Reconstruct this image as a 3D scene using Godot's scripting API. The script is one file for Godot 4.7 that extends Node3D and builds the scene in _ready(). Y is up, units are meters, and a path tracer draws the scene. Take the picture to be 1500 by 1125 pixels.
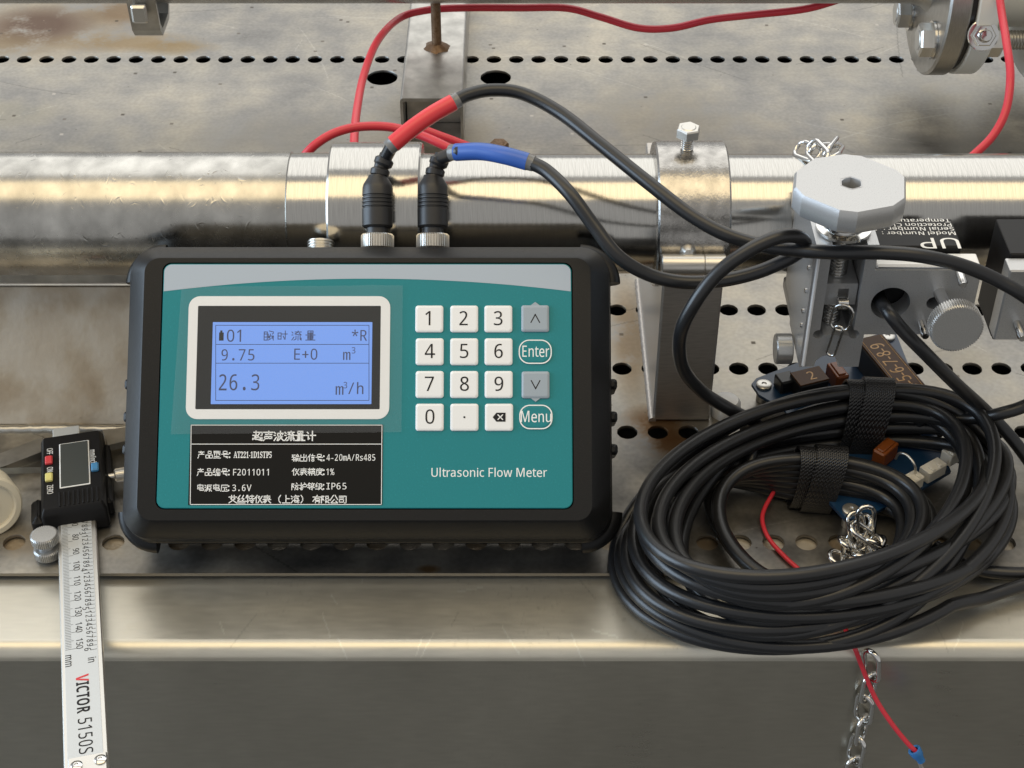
extends Node3D
# A hand-held meter leaning on a steel pipe over a perforated steel bench, with a coil of cable.

const TILT := 39.4
const FOCAL := 2388.0
const PITCH := 0.01395
var eye := Vector3(0, 0.489, 0.490)
var mats := {}
var taken := {}
var fonts := {}

# ---------------------------------------------------------------- measuring
func sight(px: float, py: float) -> Vector3:
	var a := deg_to_rad(TILT)
	return Vector3((px - 750.0) / FOCAL, 0, 0) - Vector3(0, cos(a), -sin(a)) * ((py - 562.5) / FOCAL) + Vector3(0, -sin(a), -cos(a))

func P(px: float, py: float, h: float) -> Vector3:      # where that line of the survey meets the height h
	var d := sight(px, py)
	return eye + d * ((h - eye.y) / d.y)

func PZ(px: float, py: float, z: float) -> Vector3:     # where it meets an upright plane
	var d := sight(px, py)
	return eye + d * ((z - eye.z) / d.z)

func PX(px: float, py: float, x: float) -> Vector3:
	var d := sight(px, py)
	return eye + d * ((x - eye.x) / d.x)

var mx: Transform3D   # the meter's own axes: x along it, y up its face, z out of its face
func face(px: float, py: float, t: float) -> Vector3:
	var d := sight(px, py)
	var n := mx.basis.z
	var o := mx.origin + n * t
	return mx.affine_inverse() * (eye + d * ((o - eye).dot(n) / d.dot(n)))

# ---------------------------------------------------------------- meshes
class MB:
	var v := PackedVector3Array()
	var n := PackedVector3Array()
	var t := PackedVector2Array()
	var idx := PackedInt32Array()
	func vert(p: Vector3, nn: Vector3, uv := Vector2.ZERO) -> int:
		v.append(p)
		n.append(nn)
		t.append(uv)
		return v.size() - 1
	func tri(a: int, b: int, c: int) -> void:
		var g := (v[b] - v[a]).cross(v[c] - v[a])
		if g.dot(n[a] + n[b] + n[c]) > 0.0:
			idx.append_array(PackedInt32Array([a, c, b]))
		else:
			idx.append_array(PackedInt32Array([a, b, c]))
	func quad(a: int, b: int, c: int, d: int) -> void:
		tri(a, b, c)
		tri(a, c, d)
	func rect(a: Vector3, b: Vector3, c: Vector3, d: Vector3, nn: Vector3) -> void:
		var i := vert(a, nn, Vector2(0, 0))
		vert(b, nn, Vector2(1, 0))
		vert(c, nn, Vector2(1, 1))
		vert(d, nn, Vector2(0, 1))
		quad(i, i + 1, i + 2, i + 3)
	func mesh() -> ArrayMesh:
		var a := []
		a.resize(Mesh.ARRAY_MAX)
		a[Mesh.ARRAY_VERTEX] = v
		a[Mesh.ARRAY_NORMAL] = n
		a[Mesh.ARRAY_TEX_UV] = t
		a[Mesh.ARRAY_INDEX] = idx
		var m := ArrayMesh.new()
		m.add_surface_from_arrays(Mesh.PRIMITIVE_TRIANGLES, a)
		return m

func circle(seg: int) -> PackedVector2Array:
	var o := PackedVector2Array()
	for k in seg:
		o.append(Vector2.from_angle(TAU * k / seg))
	return o

func scaled(pts: PackedVector2Array, s: float, off := Vector2.ZERO) -> PackedVector2Array:
	var o := PackedVector2Array()
	for p in pts:
		o.append(p * s + off)
	return o

func rr(hw: float, hh: float, r: float, seg := 4) -> PackedVector2Array:
	var o := PackedVector2Array()
	var c := [Vector2(hw - r, hh - r), Vector2(-hw + r, hh - r), Vector2(-hw + r, -hh + r), Vector2(hw - r, -hh + r)]
	for q in 4:
		for k in seg + 1:
			o.append(c[q] + Vector2.from_angle(PI / 2 * (q + float(k) / seg)) * r)
	return o

func rr_n(seg := 4) -> PackedVector2Array:
	var o := PackedVector2Array()
	for q in 4:
		for k in seg + 1:
			o.append(Vector2.from_angle(PI / 2 * (q + float(k) / seg)))
	return o

func facets(poly: PackedVector2Array) -> Array:          # [points, normals] with every side flat
	var p := PackedVector2Array()
	var m := PackedVector2Array()
	var flip := 1.0 if not Geometry2D.is_polygon_clockwise(poly) else -1.0
	for i in poly.size():
		var a := poly[i]
		var b := poly[(i + 1) % poly.size()]
		var e := (b - a).normalized()
		var nn := Vector2(e.y, -e.x) * flip
		p.append(a)
		p.append(b)
		m.append(nn)
		m.append(nn)
	return [p, m]

func loft(mb: MB, norms: PackedVector2Array, rings: Array, xf := Transform3D(), cap0 := true, cap1 := true, smooth := 0.82) -> void:
	# rings: [outline, z]; outlines share their number of points and their outward normals
	var m := norms.size()
	var slopes := []
	for i in rings.size() - 1:
		var a: PackedVector2Array = rings[i][0]
		var b: PackedVector2Array = rings[i + 1][0]
		var dz: float = rings[i + 1][1] - rings[i][1]
		var row := PackedVector3Array()
		for k in m:
			var dr := (b[k] - a[k]).dot(norms[k])
			var q := Vector2(dz, -dr)
			q = q.normalized() if q.length() > 1e-9 else Vector2(1, 0)
			row.append(Vector3(norms[k].x * q.x, norms[k].y * q.x, q.y))
		slopes.append(row)
	var run := 0.0
	for i in rings.size() - 1:
		var a: PackedVector2Array = rings[i][0]
		var b: PackedVector2Array = rings[i + 1][0]
		var first := mb.v.size()
		var far := run + absf(rings[i + 1][1] - rings[i][1]) + a[0].distance_to(b[0])
		for k in m + 1:
			var kk := k % m
			var here: Vector3 = slopes[i][kk]
			var na := here
			var nb := here
			if i > 0 and here.dot(slopes[i - 1][kk]) > smooth:
				na = (here + slopes[i - 1][kk]).normalized()
			if i < rings.size() - 2 and here.dot(slopes[i + 1][kk]) > smooth:
				nb = (here + slopes[i + 1][kk]).normalized()
			mb.vert(xf * Vector3(a[kk].x, a[kk].y, rings[i][1]), (xf.basis * na).normalized(), Vector2(float(k) / m, run * 20))
			mb.vert(xf * Vector3(b[kk].x, b[kk].y, rings[i + 1][1]), (xf.basis * nb).normalized(), Vector2(float(k) / m, far * 20))
		run = far
		for k in m:
			var q := first + k * 2
			mb.quad(q, q + 1, q + 3, q + 2)
	if cap0:
		cap(mb, rings[0][0], rings[0][1], -1.0, xf)
	if cap1:
		cap(mb, rings[-1][0], rings[-1][1], 1.0, xf)

func cap(mb: MB, pts: PackedVector2Array, z: float, s: float, xf: Transform3D) -> void:
	var nn := (xf.basis * Vector3(0, 0, s)).normalized()
	var mid := Vector2.ZERO
	for p in pts:
		mid += p / pts.size()
	var c := mb.vert(xf * Vector3(mid.x, mid.y, z), nn, mid * 20)
	for p in pts:
		mb.vert(xf * Vector3(p.x, p.y, z), nn, p * 20)
	for k in pts.size():
		mb.tri(c, c + 1 + k, c + 1 + (k + 1) % pts.size())

func lathe(mb: MB, prof: Array, xf := Transform3D(), seg := 32, cap0 := true, cap1 := true, smooth := 0.82) -> void:   # prof: [radius, z]
	var u := circle(seg)
	var rings := []
	for p in prof:
		rings.append([scaled(u, p[0]), p[1]])
	loft(mb, u, rings, xf, cap0, cap1, smooth)

func box(mb: MB, c: Vector3, s: Vector3, bev := 0.0004, xf := Transform3D()) -> void:
	var h := s / 2.0
	var b := minf(bev, minf(h.x, minf(h.y, h.z)) * 0.9)
	var nn := rr_n(2)
	loft(mb, nn, [[rr(h.x - b, h.y - b, b * 0.5, 2), -h.z], [rr(h.x, h.y, b, 2), -h.z + b], [rr(h.x, h.y, b, 2), h.z - b], [rr(h.x - b, h.y - b, b * 0.5, 2), h.z]], xf * Transform3D(Basis(), c), true, true, 0.95)

func prism(mb: MB, poly: PackedVector2Array, z0: float, z1: float, xf := Transform3D(), sides := true) -> void:
	if sides:
		var f := facets(poly)
		loft(mb, f[1], [[f[0], z0], [f[0], z1]], xf, false, false)
	var ids := Geometry2D.triangulate_polygon(poly)
	for s in [[z0, -1.0], [z1, 1.0]]:
		if s[1] < 0.0 and not sides:
			continue
		var nn: Vector3 = (xf.basis * Vector3(0, 0, s[1])).normalized()
		var first := mb.v.size()
		for p in poly:
			mb.vert(xf * Vector3(p.x, p.y, s[0]), nn, p * 20)
		for k in ids.size() / 3:
			mb.tri(first + ids[k * 3], first + ids[k * 3 + 1], first + ids[k * 3 + 2])

func ring_plate(mb: MB, outer: PackedVector2Array, inner: PackedVector2Array, norms: PackedVector2Array, z0: float, z1: float, xf := Transform3D()) -> void:   # a frame with a hole, both outlines of the same count
	loft(mb, norms, [[outer, z0], [outer, z1]], xf, false, false)
	var back := PackedVector2Array()
	for k in norms.size():
		back.append(-norms[k])
	loft(mb, back, [[inner, z0], [inner, z1]], xf, false, false)
	for s in [[z0, -1.0], [z1, 1.0]]:
		var nn: Vector3 = (xf.basis * Vector3(0, 0, s[1])).normalized()
		var first := mb.v.size()
		for k in norms.size():
			mb.vert(xf * Vector3(outer[k].x, outer[k].y, s[0]), nn, outer[k] * 20)
			mb.vert(xf * Vector3(inner[k].x, inner[k].y, s[0]), nn, inner[k] * 20)
		for k in norms.size():
			var a := first + k * 2
			var b := first + (k + 1) % norms.size() * 2
			mb.quad(a, a + 1, b + 1, b)

func spline(pts: Array, per := 10, closed := false) -> PackedVector3Array:
	var o := PackedVector3Array()
	var c := pts.size()
	var last := c if closed else c - 1
	for i in last:
		var p0: Vector3 = pts[(i - 1 + c) % c] if closed or i > 0 else pts[0] * 2.0 - pts[1]
		var p1: Vector3 = pts[i]
		var p2: Vector3 = pts[(i + 1) % c]
		var p3: Vector3 = pts[(i + 2) % c] if closed or i + 2 < c else p2 * 2.0 - p1
		for k in per:
			o.append(p1.cubic_interpolate(p2, p0, p3, float(k) / per))
	if not closed:
		o.append(pts[-1])
	return o

func tube(mb: MB, path: PackedVector3Array, r: float, seg := 12, closed := false, radii := PackedFloat32Array()) -> void:
	var c := path.size()
	var up := Vector3.UP
	var t0 := (path[1] - path[0]).normalized()
	if absf(t0.dot(up)) > 0.9:
		up = Vector3.RIGHT
	var side := t0.cross(up).normalized()
	var first := mb.v.size()
	var run := 0.0
	var rows := c + 1 if closed else c
	for i in rows:
		var a := path[(i - 1 + c) % c] if closed or i > 0 else path[0]
		var b := path[(i + 1) % c] if closed or i < c - 1 else path[c - 1]
		var t := (b - a).normalized()
		side = (side - t * side.dot(t)).normalized()
		var other := t.cross(side)
		var rad := radii[i % c] if radii.size() else r
		for k in seg + 1:
			var q := TAU * k / seg
			var nn := side * cos(q) + other * sin(q)
			mb.vert(path[i % c] + nn * rad, nn, Vector2(run * 50, float(k) / seg))
		run += path[i % c].distance_to(path[(i + 1) % c])
	for i in rows - 1:
		for k in seg:
			var q := first + i * (seg + 1) + k
			mb.quad(q, q + 1, q + seg + 2, q + seg + 1)
	if not closed:
		for e in [[0, -1.0], [c - 1, 1.0]]:
			var t: Vector3 = (path[mini(e[0] + 1, c - 1)] - path[maxi(e[0] - 1, 0)]).normalized() * e[1]
			var f: int = first + e[0] * (seg + 1)
			var m := mb.vert(path[e[0]], t)
			for k in seg:
				mb.vert(mb.v[f + k], t)
			for k in seg:
				mb.tri(m, m + 1 + k, m + 1 + (k + 1) % seg)

func sweep_x(mb: MB, prof: Array, x0: float, x1: float, nx := 1) -> void:   # prof: Vector2(z, y), seen from +x; shading smooth along it
	for i in prof.size() - 1:
		var first := mb.v.size()
		for s in 2:
			var q: Vector2 = prof[i + s]
			var d: Vector2 = (prof[i + 1] - prof[i]).normalized()
			var nb: Vector2 = d
			if s == 0 and i > 0:
				nb = (prof[i] - prof[i - 1]).normalized()
			if s == 1 and i < prof.size() - 2:
				nb = (prof[i + 2] - prof[i + 1]).normalized()
			if nb.dot(d) > 0.8:
				d = (d + nb).normalized()
			var nn := Vector3(0, d.x, -d.y)
			for k in nx + 1:
				mb.vert(Vector3(lerpf(x0, x1, float(k) / nx), q.y, q.x), nn, Vector2(lerpf(x0, x1, float(k) / nx), q.x - q.y))
		for k in nx:
			mb.quad(first + k, first + k + 1, first + nx + 2 + k, first + nx + 1 + k)

func frame(o: Vector3, z: Vector3, x_hint := Vector3.RIGHT) -> Transform3D:   # local z along the given direction
	var zz := z.normalized()
	var yy := zz.cross(x_hint).normalized()
	return Transform3D(Basis(yy.cross(zz), yy, zz), o)

# ---------------------------------------------------------------- objects
func numbered(parent: Node, called: String) -> String:
	var key := str(parent.get_instance_id()) + called
	taken[key] = taken.get(key, -1) + 1
	return called if taken[key] == 0 else "%s_%03d" % [called, taken[key]]

func put(o: Node3D, called: String, parent: Node = self) -> Node3D:
	o.name = numbered(parent, called)
	parent.add_child(o, true)
	return o

func obj(called: String, mb: MB, m: Material, parent: Node = self, at := Transform3D()) -> MeshInstance3D:
	var o := MeshInstance3D.new()
	o.mesh = mb.mesh()
	o.material_override = m
	o.transform = at
	put(o, called, parent)
	return o

func part(called: String, mesh: Mesh, m: Material, parent: Node, at: Transform3D) -> MeshInstance3D:
	var o := MeshInstance3D.new()
	o.mesh = mesh
	o.material_override = m
	o.transform = at
	put(o, called, parent)
	return o

func thing(called: String, label: String, category: String, at := Transform3D(), group := "") -> Node3D:
	var o := Node3D.new()
	o.transform = at
	put(o, called)
	tag(o, label, category, group)
	return o

func tag(o: Node, label: String, category := "", group := "") -> void:
	o.set_meta("label", label)
	if category:
		o.set_meta("category", category)
	if group:
		o.set_meta("group", group)

func font(kind: String) -> SystemFont:
	if not fonts.has(kind):
		var f := SystemFont.new()
		f.font_names = PackedStringArray([kind.trim_suffix(" Bold")])
		f.font_weight = 700 if kind.ends_with(" Bold") else 400
		fonts[kind] = f
	return fonts[kind]

func text(what: String, size: float, kind: String, m: Material, parent: Node, at: Transform3D, squeeze := 1.0, align := HORIZONTAL_ALIGNMENT_CENTER, called := "lettering") -> MeshInstance3D:
	var t := TextMesh.new()
	t.text = what
	t.font = font(kind)
	t.font_size = 32
	t.pixel_size = size / 32.0
	t.depth = 0.00006
	t.curve_step = 1.0
	t.horizontal_alignment = align
	return part(called, t, m, parent, at * Transform3D(Basis.from_scale(Vector3(squeeze, 1, 1)), Vector3.ZERO))

# ---------------------------------------------------------------- materials
func mat(called: String, c: Color, rough: float, metal := 0.0) -> StandardMaterial3D:   # c is a linear, real-world base colour
	if mats.has(called):
		return mats[called]
	var m := StandardMaterial3D.new()
	m.resource_name = called
	m.albedo_color = c.linear_to_srgb()
	m.roughness = rough
	m.metallic = metal
	mats[called] = m
	return m

func noise(freq: float, sd: int, oct := 4, kind := FastNoiseLite.TYPE_SIMPLEX_SMOOTH) -> FastNoiseLite:
	var f := FastNoiseLite.new()
	f.noise_type = kind
	f.frequency = freq
	f.seed = sd
	f.fractal_octaves = oct
	return f

func grain(sd: int, freq: float, lo: float, hi: float, as_normal := false, bump := 4.0, oct := 4) -> NoiseTexture2D:
	var t := NoiseTexture2D.new()
	t.width = 512
	t.height = 512
	t.seamless = true
	t.noise = noise(freq, sd, oct)
	if as_normal:
		t.as_normal_map = true
		t.bump_strength = bump
	else:
		var g := Gradient.new()
		g.set_color(0, Color(lo, lo, lo))
		g.set_color(1, Color(hi, hi, hi))
		t.color_ramp = g
	return t

func textured(m: StandardMaterial3D, scale: Vector3, albedo: Texture2D = null, rough: Texture2D = null, normal: Texture2D = null, nscale := 1.0) -> StandardMaterial3D:
	m.uv1_triplanar = true
	m.uv1_world_triplanar = true
	m.uv1_scale = scale
	m.albedo_texture = albedo
	m.roughness_texture = rough
	if normal:
		m.normal_enabled = true
		m.normal_texture = normal
		m.normal_scale = nscale
	return m

func make_materials() -> void:
	var soft := grain(3, 0.012, 0.72, 1.0)
	var fine := grain(5, 0.06, 0.7, 1.0)
	var streak := grain(11, 0.05, 0.86, 1.0)
	var pits := grain(21, 0.05, 0, 1, true, 6.0, 5)
	var tiny := grain(23, 0.12, 0, 1, true, 3.0, 3)
	# stainless steels
	textured(mat("brushed steel", Color(0.60, 0.585, 0.55), 0.40, 1.0), Vector3(3, 160, 160), streak, streak)
	textured(mat("pipe steel", Color(0.57, 0.555, 0.52), 0.23, 1.0), Vector3(160, 5, 5), grain(13, 0.03, 0.85, 1.0), grain(14, 0.03, 0.5, 1.0), grain(33, 0.03, 0, 1, true, 2.0), 0.16)
	textured(mat("rough pipe", Color(0.62, 0.605, 0.565), 0.30, 1.0), Vector3(9, 9, 9), soft, fine, dents(), 0.45)
	textured(mat("clamp steel", Color(0.55, 0.53, 0.50), 0.3, 1.0), Vector3(22, 22, 22), soft, fine, pits, 0.10)
	textured(mat("post steel", Color(0.50, 0.47, 0.435), 0.36, 0.6), Vector3(4, 60, 40), streak, streak)
	textured(mat("dull steel", Color(0.56, 0.545, 0.51), 0.46, 0.95), Vector3(9, 9, 9), grain(43, 0.01, 0.75, 1.0, false, 1, 5), fine)
	textured(mat("stained plate", Color(0.47, 0.445, 0.40), 0.48, 0.6), Vector3(5, 5, 5), stain_ramp(), fine, tiny, 0.1)
	textured(mat("flange steel", Color(0.52, 0.51, 0.49), 0.34, 1.0), Vector3(60, 6, 6), streak, streak)
	textured(mat("anodised", Color(0.50, 0.505, 0.51), 0.36, 0.6), Vector3(60, 60, 60), grain(51, 0.05, 0.90, 1.0), fine, tiny, 0.16)
	textured(mat("turned", Color(0.62, 0.62, 0.61), 0.28, 0.7), Vector3(90, 90, 90), fine)
	mat("bright steel", Color(0.66, 0.65, 0.63), 0.14, 1.0)
	mat("nickel", Color(0.56, 0.545, 0.51), 0.32, 0.85)
	textured(mat("rusty steel", Color(0.22, 0.15, 0.10), 0.6, 0.6), Vector3(60, 60, 60), stain_ramp(), fine)
	# rubber and plastic
	mat("rubber", Color(0.0115, 0.012, 0.0135), 0.33)
	mat("plug rubber", Color(0.016, 0.016, 0.017), 0.42)
	textured(mat("case plastic", Color(0.060, 0.061, 0.065), 0.42), Vector3(26, 26, 26), dust(0.36),  grain(62, 0.03, 0.85, 1.0), tiny, 0.12)
	textured(mat("teal print", Color(0.036, 0.335, 0.375), 0.40), Vector3(22, 22, 22), dust(0.80), grain(65, 0.01, 0.8, 1.0, false, 1, 5), tiny, 0.02)
	mat("cap print", Color(0.38, 0.435, 0.50), 0.38)
	mat("white plastic", Color(0.76, 0.77, 0.78), 0.35)
	mat("grey key", Color(0.29, 0.345, 0.40), 0.38)
	mat("ink", Color(0.016, 0.016, 0.018), 0.5)
	mat("white ink", Color(0.80, 0.81, 0.81), 0.5)
	mat("red ink", Color(0.55, 0.03, 0.04), 0.5)
	mat("window black", Color(0.006, 0.0055, 0.005), 0.3)
	mat("label black", Color(0.006, 0.0058, 0.0055), 0.4)
	mat("red sleeve", Color(0.62, 0.040, 0.050), 0.33)
	mat("blue sleeve", Color(0.034, 0.105, 0.40), 0.33)
	mat("red wire", Color(0.55, 0.028, 0.045), 0.36)
	mat("caliper black", Color(0.012, 0.012, 0.013), 0.34)
	textured(mat("scale print", Color(0.55, 0.575, 0.59), 0.4, 0.25), Vector3(120, 120, 120), grain(64, 0.1, 0.93, 1.0))
	mat("caliper glass", Color(0.062, 0.068, 0.066), 0.2)
	mat("red button", Color(0.60, 0.05, 0.06), 0.4)
	mat("yellow button", Color(0.68, 0.62, 0.22), 0.4)
	mat("blue button", Color(0.06, 0.23, 0.45), 0.4)
	mat("cream plastic", Color(0.62, 0.58, 0.47), 0.42)
	mat("board blue", Color(0.007, 0.032, 0.080), 0.3)
	mat("amber tape", Color(0.065, 0.024, 0.003), 0.12)
	mat("amber plastic", Color(0.20, 0.052, 0.008), 0.25)
	mat("terminal white", Color(0.66, 0.64, 0.58), 0.45)
	mat("relay black", Color(0.012, 0.012, 0.013), 0.35)
	mat("tape print", Color(0.60, 0.33, 0.09), 0.35)
	mat("sensor black", Color(0.014, 0.014, 0.015), 0.42)
	mat("gasket", Color(0.66, 0.66, 0.62), 0.5)
	mat("lug blue", Color(0.03, 0.16, 0.42), 0.35)
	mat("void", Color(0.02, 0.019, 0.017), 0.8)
	mat("concrete", Color(0.12, 0.118, 0.113), 0.75)
	for q in ["teal print", "cap print", "window black", "label black", "sensor black", "caliper black", "white ink", "ink", "amber tape"]:
		mats[q].metallic_specular = 0.28
	mats["case plastic"].metallic_specular = 0.36
	var lcd := mat("lcd glow", Color(0.05, 0.10, 0.22), 0.25)
	lcd.emission_enabled = true
	lcd.emission = Color(0.085, 0.170, 0.45).linear_to_srgb()
	lcd.emission_energy_multiplier = 1.0
	var film := mat("film", Color(0.9, 0.95, 0.95), 0.05)
	film.transparency = BaseMaterial3D.TRANSPARENCY_ALPHA
	film.albedo_color.a = 0.02
	var strap := mat("strap weave", Color(0.014, 0.014, 0.015), 0.22)
	strap.normal_enabled = true
	strap.normal_texture = weave()
	strap.normal_scale = 0.7
	strap.roughness_texture = null

func dust(level: float) -> NoiseTexture2D:           # mostly even, with scattered pale specks and faint smears
	var t := NoiseTexture2D.new()
	t.width = 1024
	t.height = 1024
	t.seamless = true
	t.noise = noise(0.055, 88, 5)
	var g := Gradient.new()
	g.set_color(0, Color(level * 0.97, level * 0.97, level * 0.97))
	g.set_color(1, Color(1, 1, 1))
	g.add_point(0.80, Color(level, level, level))
	g.add_point(0.88, Color(1, 1, 1))
	t.color_ramp = g
	return t

func stain_ramp() -> NoiseTexture2D:
	var t := NoiseTexture2D.new()
	t.width = 512
	t.height = 512
	t.seamless = true
	t.noise = noise(0.011, 77, 6)
	var g := Gradient.new()
	g.set_color(0, Color(0.74, 0.66, 0.56))
	g.set_color(1, Color(1.0, 0.98, 0.95))
	g.add_point(0.40, Color(0.90, 0.86, 0.80))
	g.add_point(0.55, Color(0.96, 0.94, 0.91))
	t.color_ramp = g
	return t

func dents() -> ImageTexture:                      # scattered weld spatter and tool dents, as a normal map
	var n := 640
	var hgt := PackedFloat32Array()
	hgt.resize(n * n)
	var soft := noise(0.02, 301, 3).get_image(n, n).get_data()
	for i in n * n:
		hgt[i] = soft[i] / 255.0 * 0.10
	var rng := RandomNumberGenerator.new()
	rng.seed = 17
	for k in 620:
		var c := Vector2(rng.randf_range(0, n), n * 0.5 + rng.randfn(0.0, 0.24) * n)
		var d := Vector2.from_angle(rng.randf_range(0, TAU))
		var long := rng.randf_range(1.5, 9.0)
		var thin := rng.randf_range(0.9, 2.0)
		var up := rng.randf_range(0.08, 0.28) * (1.0 if rng.randf() < 0.6 else -1.0)
		var reach := int(long * 2.2)
		for y in range(-reach, reach + 1):
			for x in range(-reach, reach + 1):
				var p := Vector2(x, y)
				var q := Vector2(p.dot(d) / long, (p.dot(d.orthogonal()) + p.dot(d) * p.dot(d) * 0.02) / thin)
				var i := posmod(int(c.y) + y, n) * n + posmod(int(c.x) + x, n)
				hgt[i] += up * exp(-q.length_squared())
	var im := Image.create(n, n, false, Image.FORMAT_RGB8)
	for y in n:
		for x in n:
			var v := clampf(0.4 + hgt[y * n + x], 0.0, 1.0)
			im.set_pixel(x, y, Color(v, v, v))
	im.bump_map_to_normal_map(5.0)
	return ImageTexture.create_from_image(im)

func weave() -> ImageTexture:                      # a twill of slanting threads, as a normal map
	var im := Image.create(96, 96, false, Image.FORMAT_RGB8)
	for y in 96:
		for x in 96:
			var row := y / 8
			var q := fposmod(x + (4 if row % 2 else 0) + (y % 8) * 0.5, 12.0) / 12.0
			var hgt := sin(q * PI) * sin((y % 8 + 0.5) / 8.0 * PI)
			im.set_pixel(x, y, Color(hgt, hgt, hgt))
	im.bump_map_to_normal_map(3.0)
	return ImageTexture.create_from_image(im)

# ---------------------------------------------------------------- the bench
const SX0 := -0.46
const SX1 := 0.46
const SZ0 := -0.66
const SZ1 := 0.0182

func sheet_material() -> StandardMaterial3D:
	var w := 1380
	var h := 1020
	var big := noise(0.004, 101, 5).get_image(w, h).get_data()
	var mid := noise(0.02, 102, 5).get_image(w, h).get_data()
	var dust := noise(0.22, 103, 3).get_image(w, h).get_data()
	var brush := noise(0.09, 104, 4).get_image(w / 8, h)
	brush.resize(w, h, Image.INTERPOLATE_CUBIC)
	var lines := brush.get_data()
	var col := PackedByteArray()
	var ro := PackedByteArray()
	col.resize(w * h * 3)
	ro.resize(w * h)
	for i in w * h:
		var a := big[i] / 255.0
		var b := mid[i] / 255.0
		var c := dust[i] / 255.0
		var l := lines[i] / 255.0
		var k := 0.80 + 0.26 * (a - 0.5) + 0.26 * (b - 0.5) + 0.10 * (c - 0.5) + 0.07 * (l - 0.5)
		var warm := clampf(0.5 + (b - 0.5) * 1.1 + (a - 0.5) * 0.9, 0.0, 1.0)
		col[i * 3] = int(clampf(k * (0.985 + 0.02 * warm), 0, 1) * 255)
		col[i * 3 + 1] = int(clampf(k * 0.975, 0, 1) * 255)
		col[i * 3 + 2] = int(clampf(k * (0.965 - 0.045 * warm), 0, 1) * 255)
		ro[i] = int(clampf(0.72 + 0.35 * (b - 0.5) + 0.25 * (a - 0.5) + 0.12 * (l - 0.5), 0.2, 1.0) * 255)
	# rust, water marks and oil on the steel: centre and reach in metres, colour, strength
	var stains := [
		[-0.300, -0.468, 0.075, 0.055, Color(0.66, 0.57, 0.45), 0.6], [-0.306, -0.470, 0.040, 0.030, Color(0.46, 0.35, 0.30), 0.9],
		[-0.255, -0.490, 0.030, 0.022, Color(0.60, 0.46, 0.30), 0.7], [-0.245, -0.448, 0.055, 0.016, Color(0.72, 0.60, 0.42), 0.75], [-0.212, -0.440, 0.030, 0.012, Color(0.70, 0.57, 0.36), 0.6],
		[-0.330, -0.445, 0.05, 0.02, Color(0.66, 0.56, 0.42), 0.6],
		[0.057, -0.14, 0.012, 0.06, Color(0.60, 0.46, 0.29), 0.6], [0.066, -0.075, 0.02, 0.018, Color(0.50, 0.32, 0.15), 0.85], [0.075, -0.062, 0.02, 0.012, Color(0.45, 0.28, 0.12), 0.8],
		[-0.035, 0.0155, 0.006, 0.003, Color(0.50, 0.34, 0.16), 0.8], [-0.045, -0.33, 0.05, 0.03, Color(0.72, 0.67, 0.58), 0.5], [0.09, -0.36, 0.06, 0.05, Color(0.70, 0.67, 0.61), 0.45],
		[0.26, -0.30, 0.07, 0.05, Color(0.56, 0.57, 0.58), 0.55], [0.16, -0.42, 0.09, 0.03, Color(0.80, 0.78, 0.74), 0.3], [-0.13, -0.33, 0.07, 0.04, Color(0.64, 0.63, 0.62), 0.45], [-0.06, -0.36, 0.03, 0.03, Color(0.62, 0.60, 0.56), 0.5],
		[-0.30, -0.36, 0.04, 0.02, Color(0.80, 0.78, 0.70), 0.4], [0.21, -0.12, 0.03, 0.02, Color(0.74, 0.70, 0.62), 0.4], [-0.20, 0.0, 0.03, 0.012, Color(0.60, 0.52, 0.42), 0.5],
	]
	for s in stains:
		var cx: float = (s[0] - SX0) / (SX1 - SX0) * w
		var cy: float = (s[1] - SZ0) / (SZ1 - SZ0) * h
		var rx: float = s[2] / (SX1 - SX0) * w
		var ry: float = s[3] / (SZ1 - SZ0) * h
		for y in range(maxi(0, int(cy - ry)), mini(h, int(cy + ry))):
			for x in range(maxi(0, int(cx - rx)), mini(w, int(cx + rx))):
				var i := y * w + x
				var d := Vector2((x - cx) / rx, (y - cy) / ry).length()
				var f: float = clampf((1.0 - d) * 1.6, 0, 1) * clampf((mid[i] / 255.0 - 0.5) * 2.2 + 0.75 + (1.0 - d) * 0.4 + (dust[i] / 255.0 - 0.5) * 0.8, 0, 1) * s[5] * 0.8
				var sc: Color = s[4]
				col[i * 3] = int(lerpf(col[i * 3], sc.r * 255, f))
				col[i * 3 + 1] = int(lerpf(col[i * 3 + 1], sc.g * 255, f))
				col[i * 3 + 2] = int(lerpf(col[i * 3 + 2], sc.b * 255, f))
				ro[i] = int(lerpf(ro[i], 235, f * 0.8))
	var rng := RandomNumberGenerator.new()
	rng.seed = 9
	for s in 520:                                   # specks of dirt and bare metal
		var x := rng.randi_range(4, w - 5)
		var y := rng.randi_range(4, h - 5)
		var tone := rng.randf_range(0.18, 0.5) if rng.randf() < 0.8 else 1.0
		var reach := rng.randi_range(0, 1)
		for dy in range(-reach, reach + 1):
			for dx in range(-reach, reach + 1):
				var i := (y + dy) * w + x + dx
				for k in 3:
					col[i * 3 + k] = int(lerpf(col[i * 3 + k], (tone - k * 0.04) * 255, 0.6))
	for s in 190:                                   # long scratches
		var x := rng.randf_range(0, w)
		var y := rng.randf_range(0, h)
		var d := Vector2.from_angle(rng.randf_range(-0.6, 0.6) if rng.randf() < 0.7 else rng.randf_range(0, 6.3))
		var bend := rng.randf_range(-0.006, 0.006)
		var light := 1.10 if rng.randf() < 0.5 else 0.84
		for k in rng.randi_range(20, 130):
			x += d.x
			y += d.y
			d = d.rotated(bend)
			if x < 1 or y < 1 or x >= w - 1 or y >= h - 1:
				break
			var i := int(y) * w + int(x)
			for q in 3:
				col[i * 3 + q] = int(clampf(col[i * 3 + q] * light, 0, 255))
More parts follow.
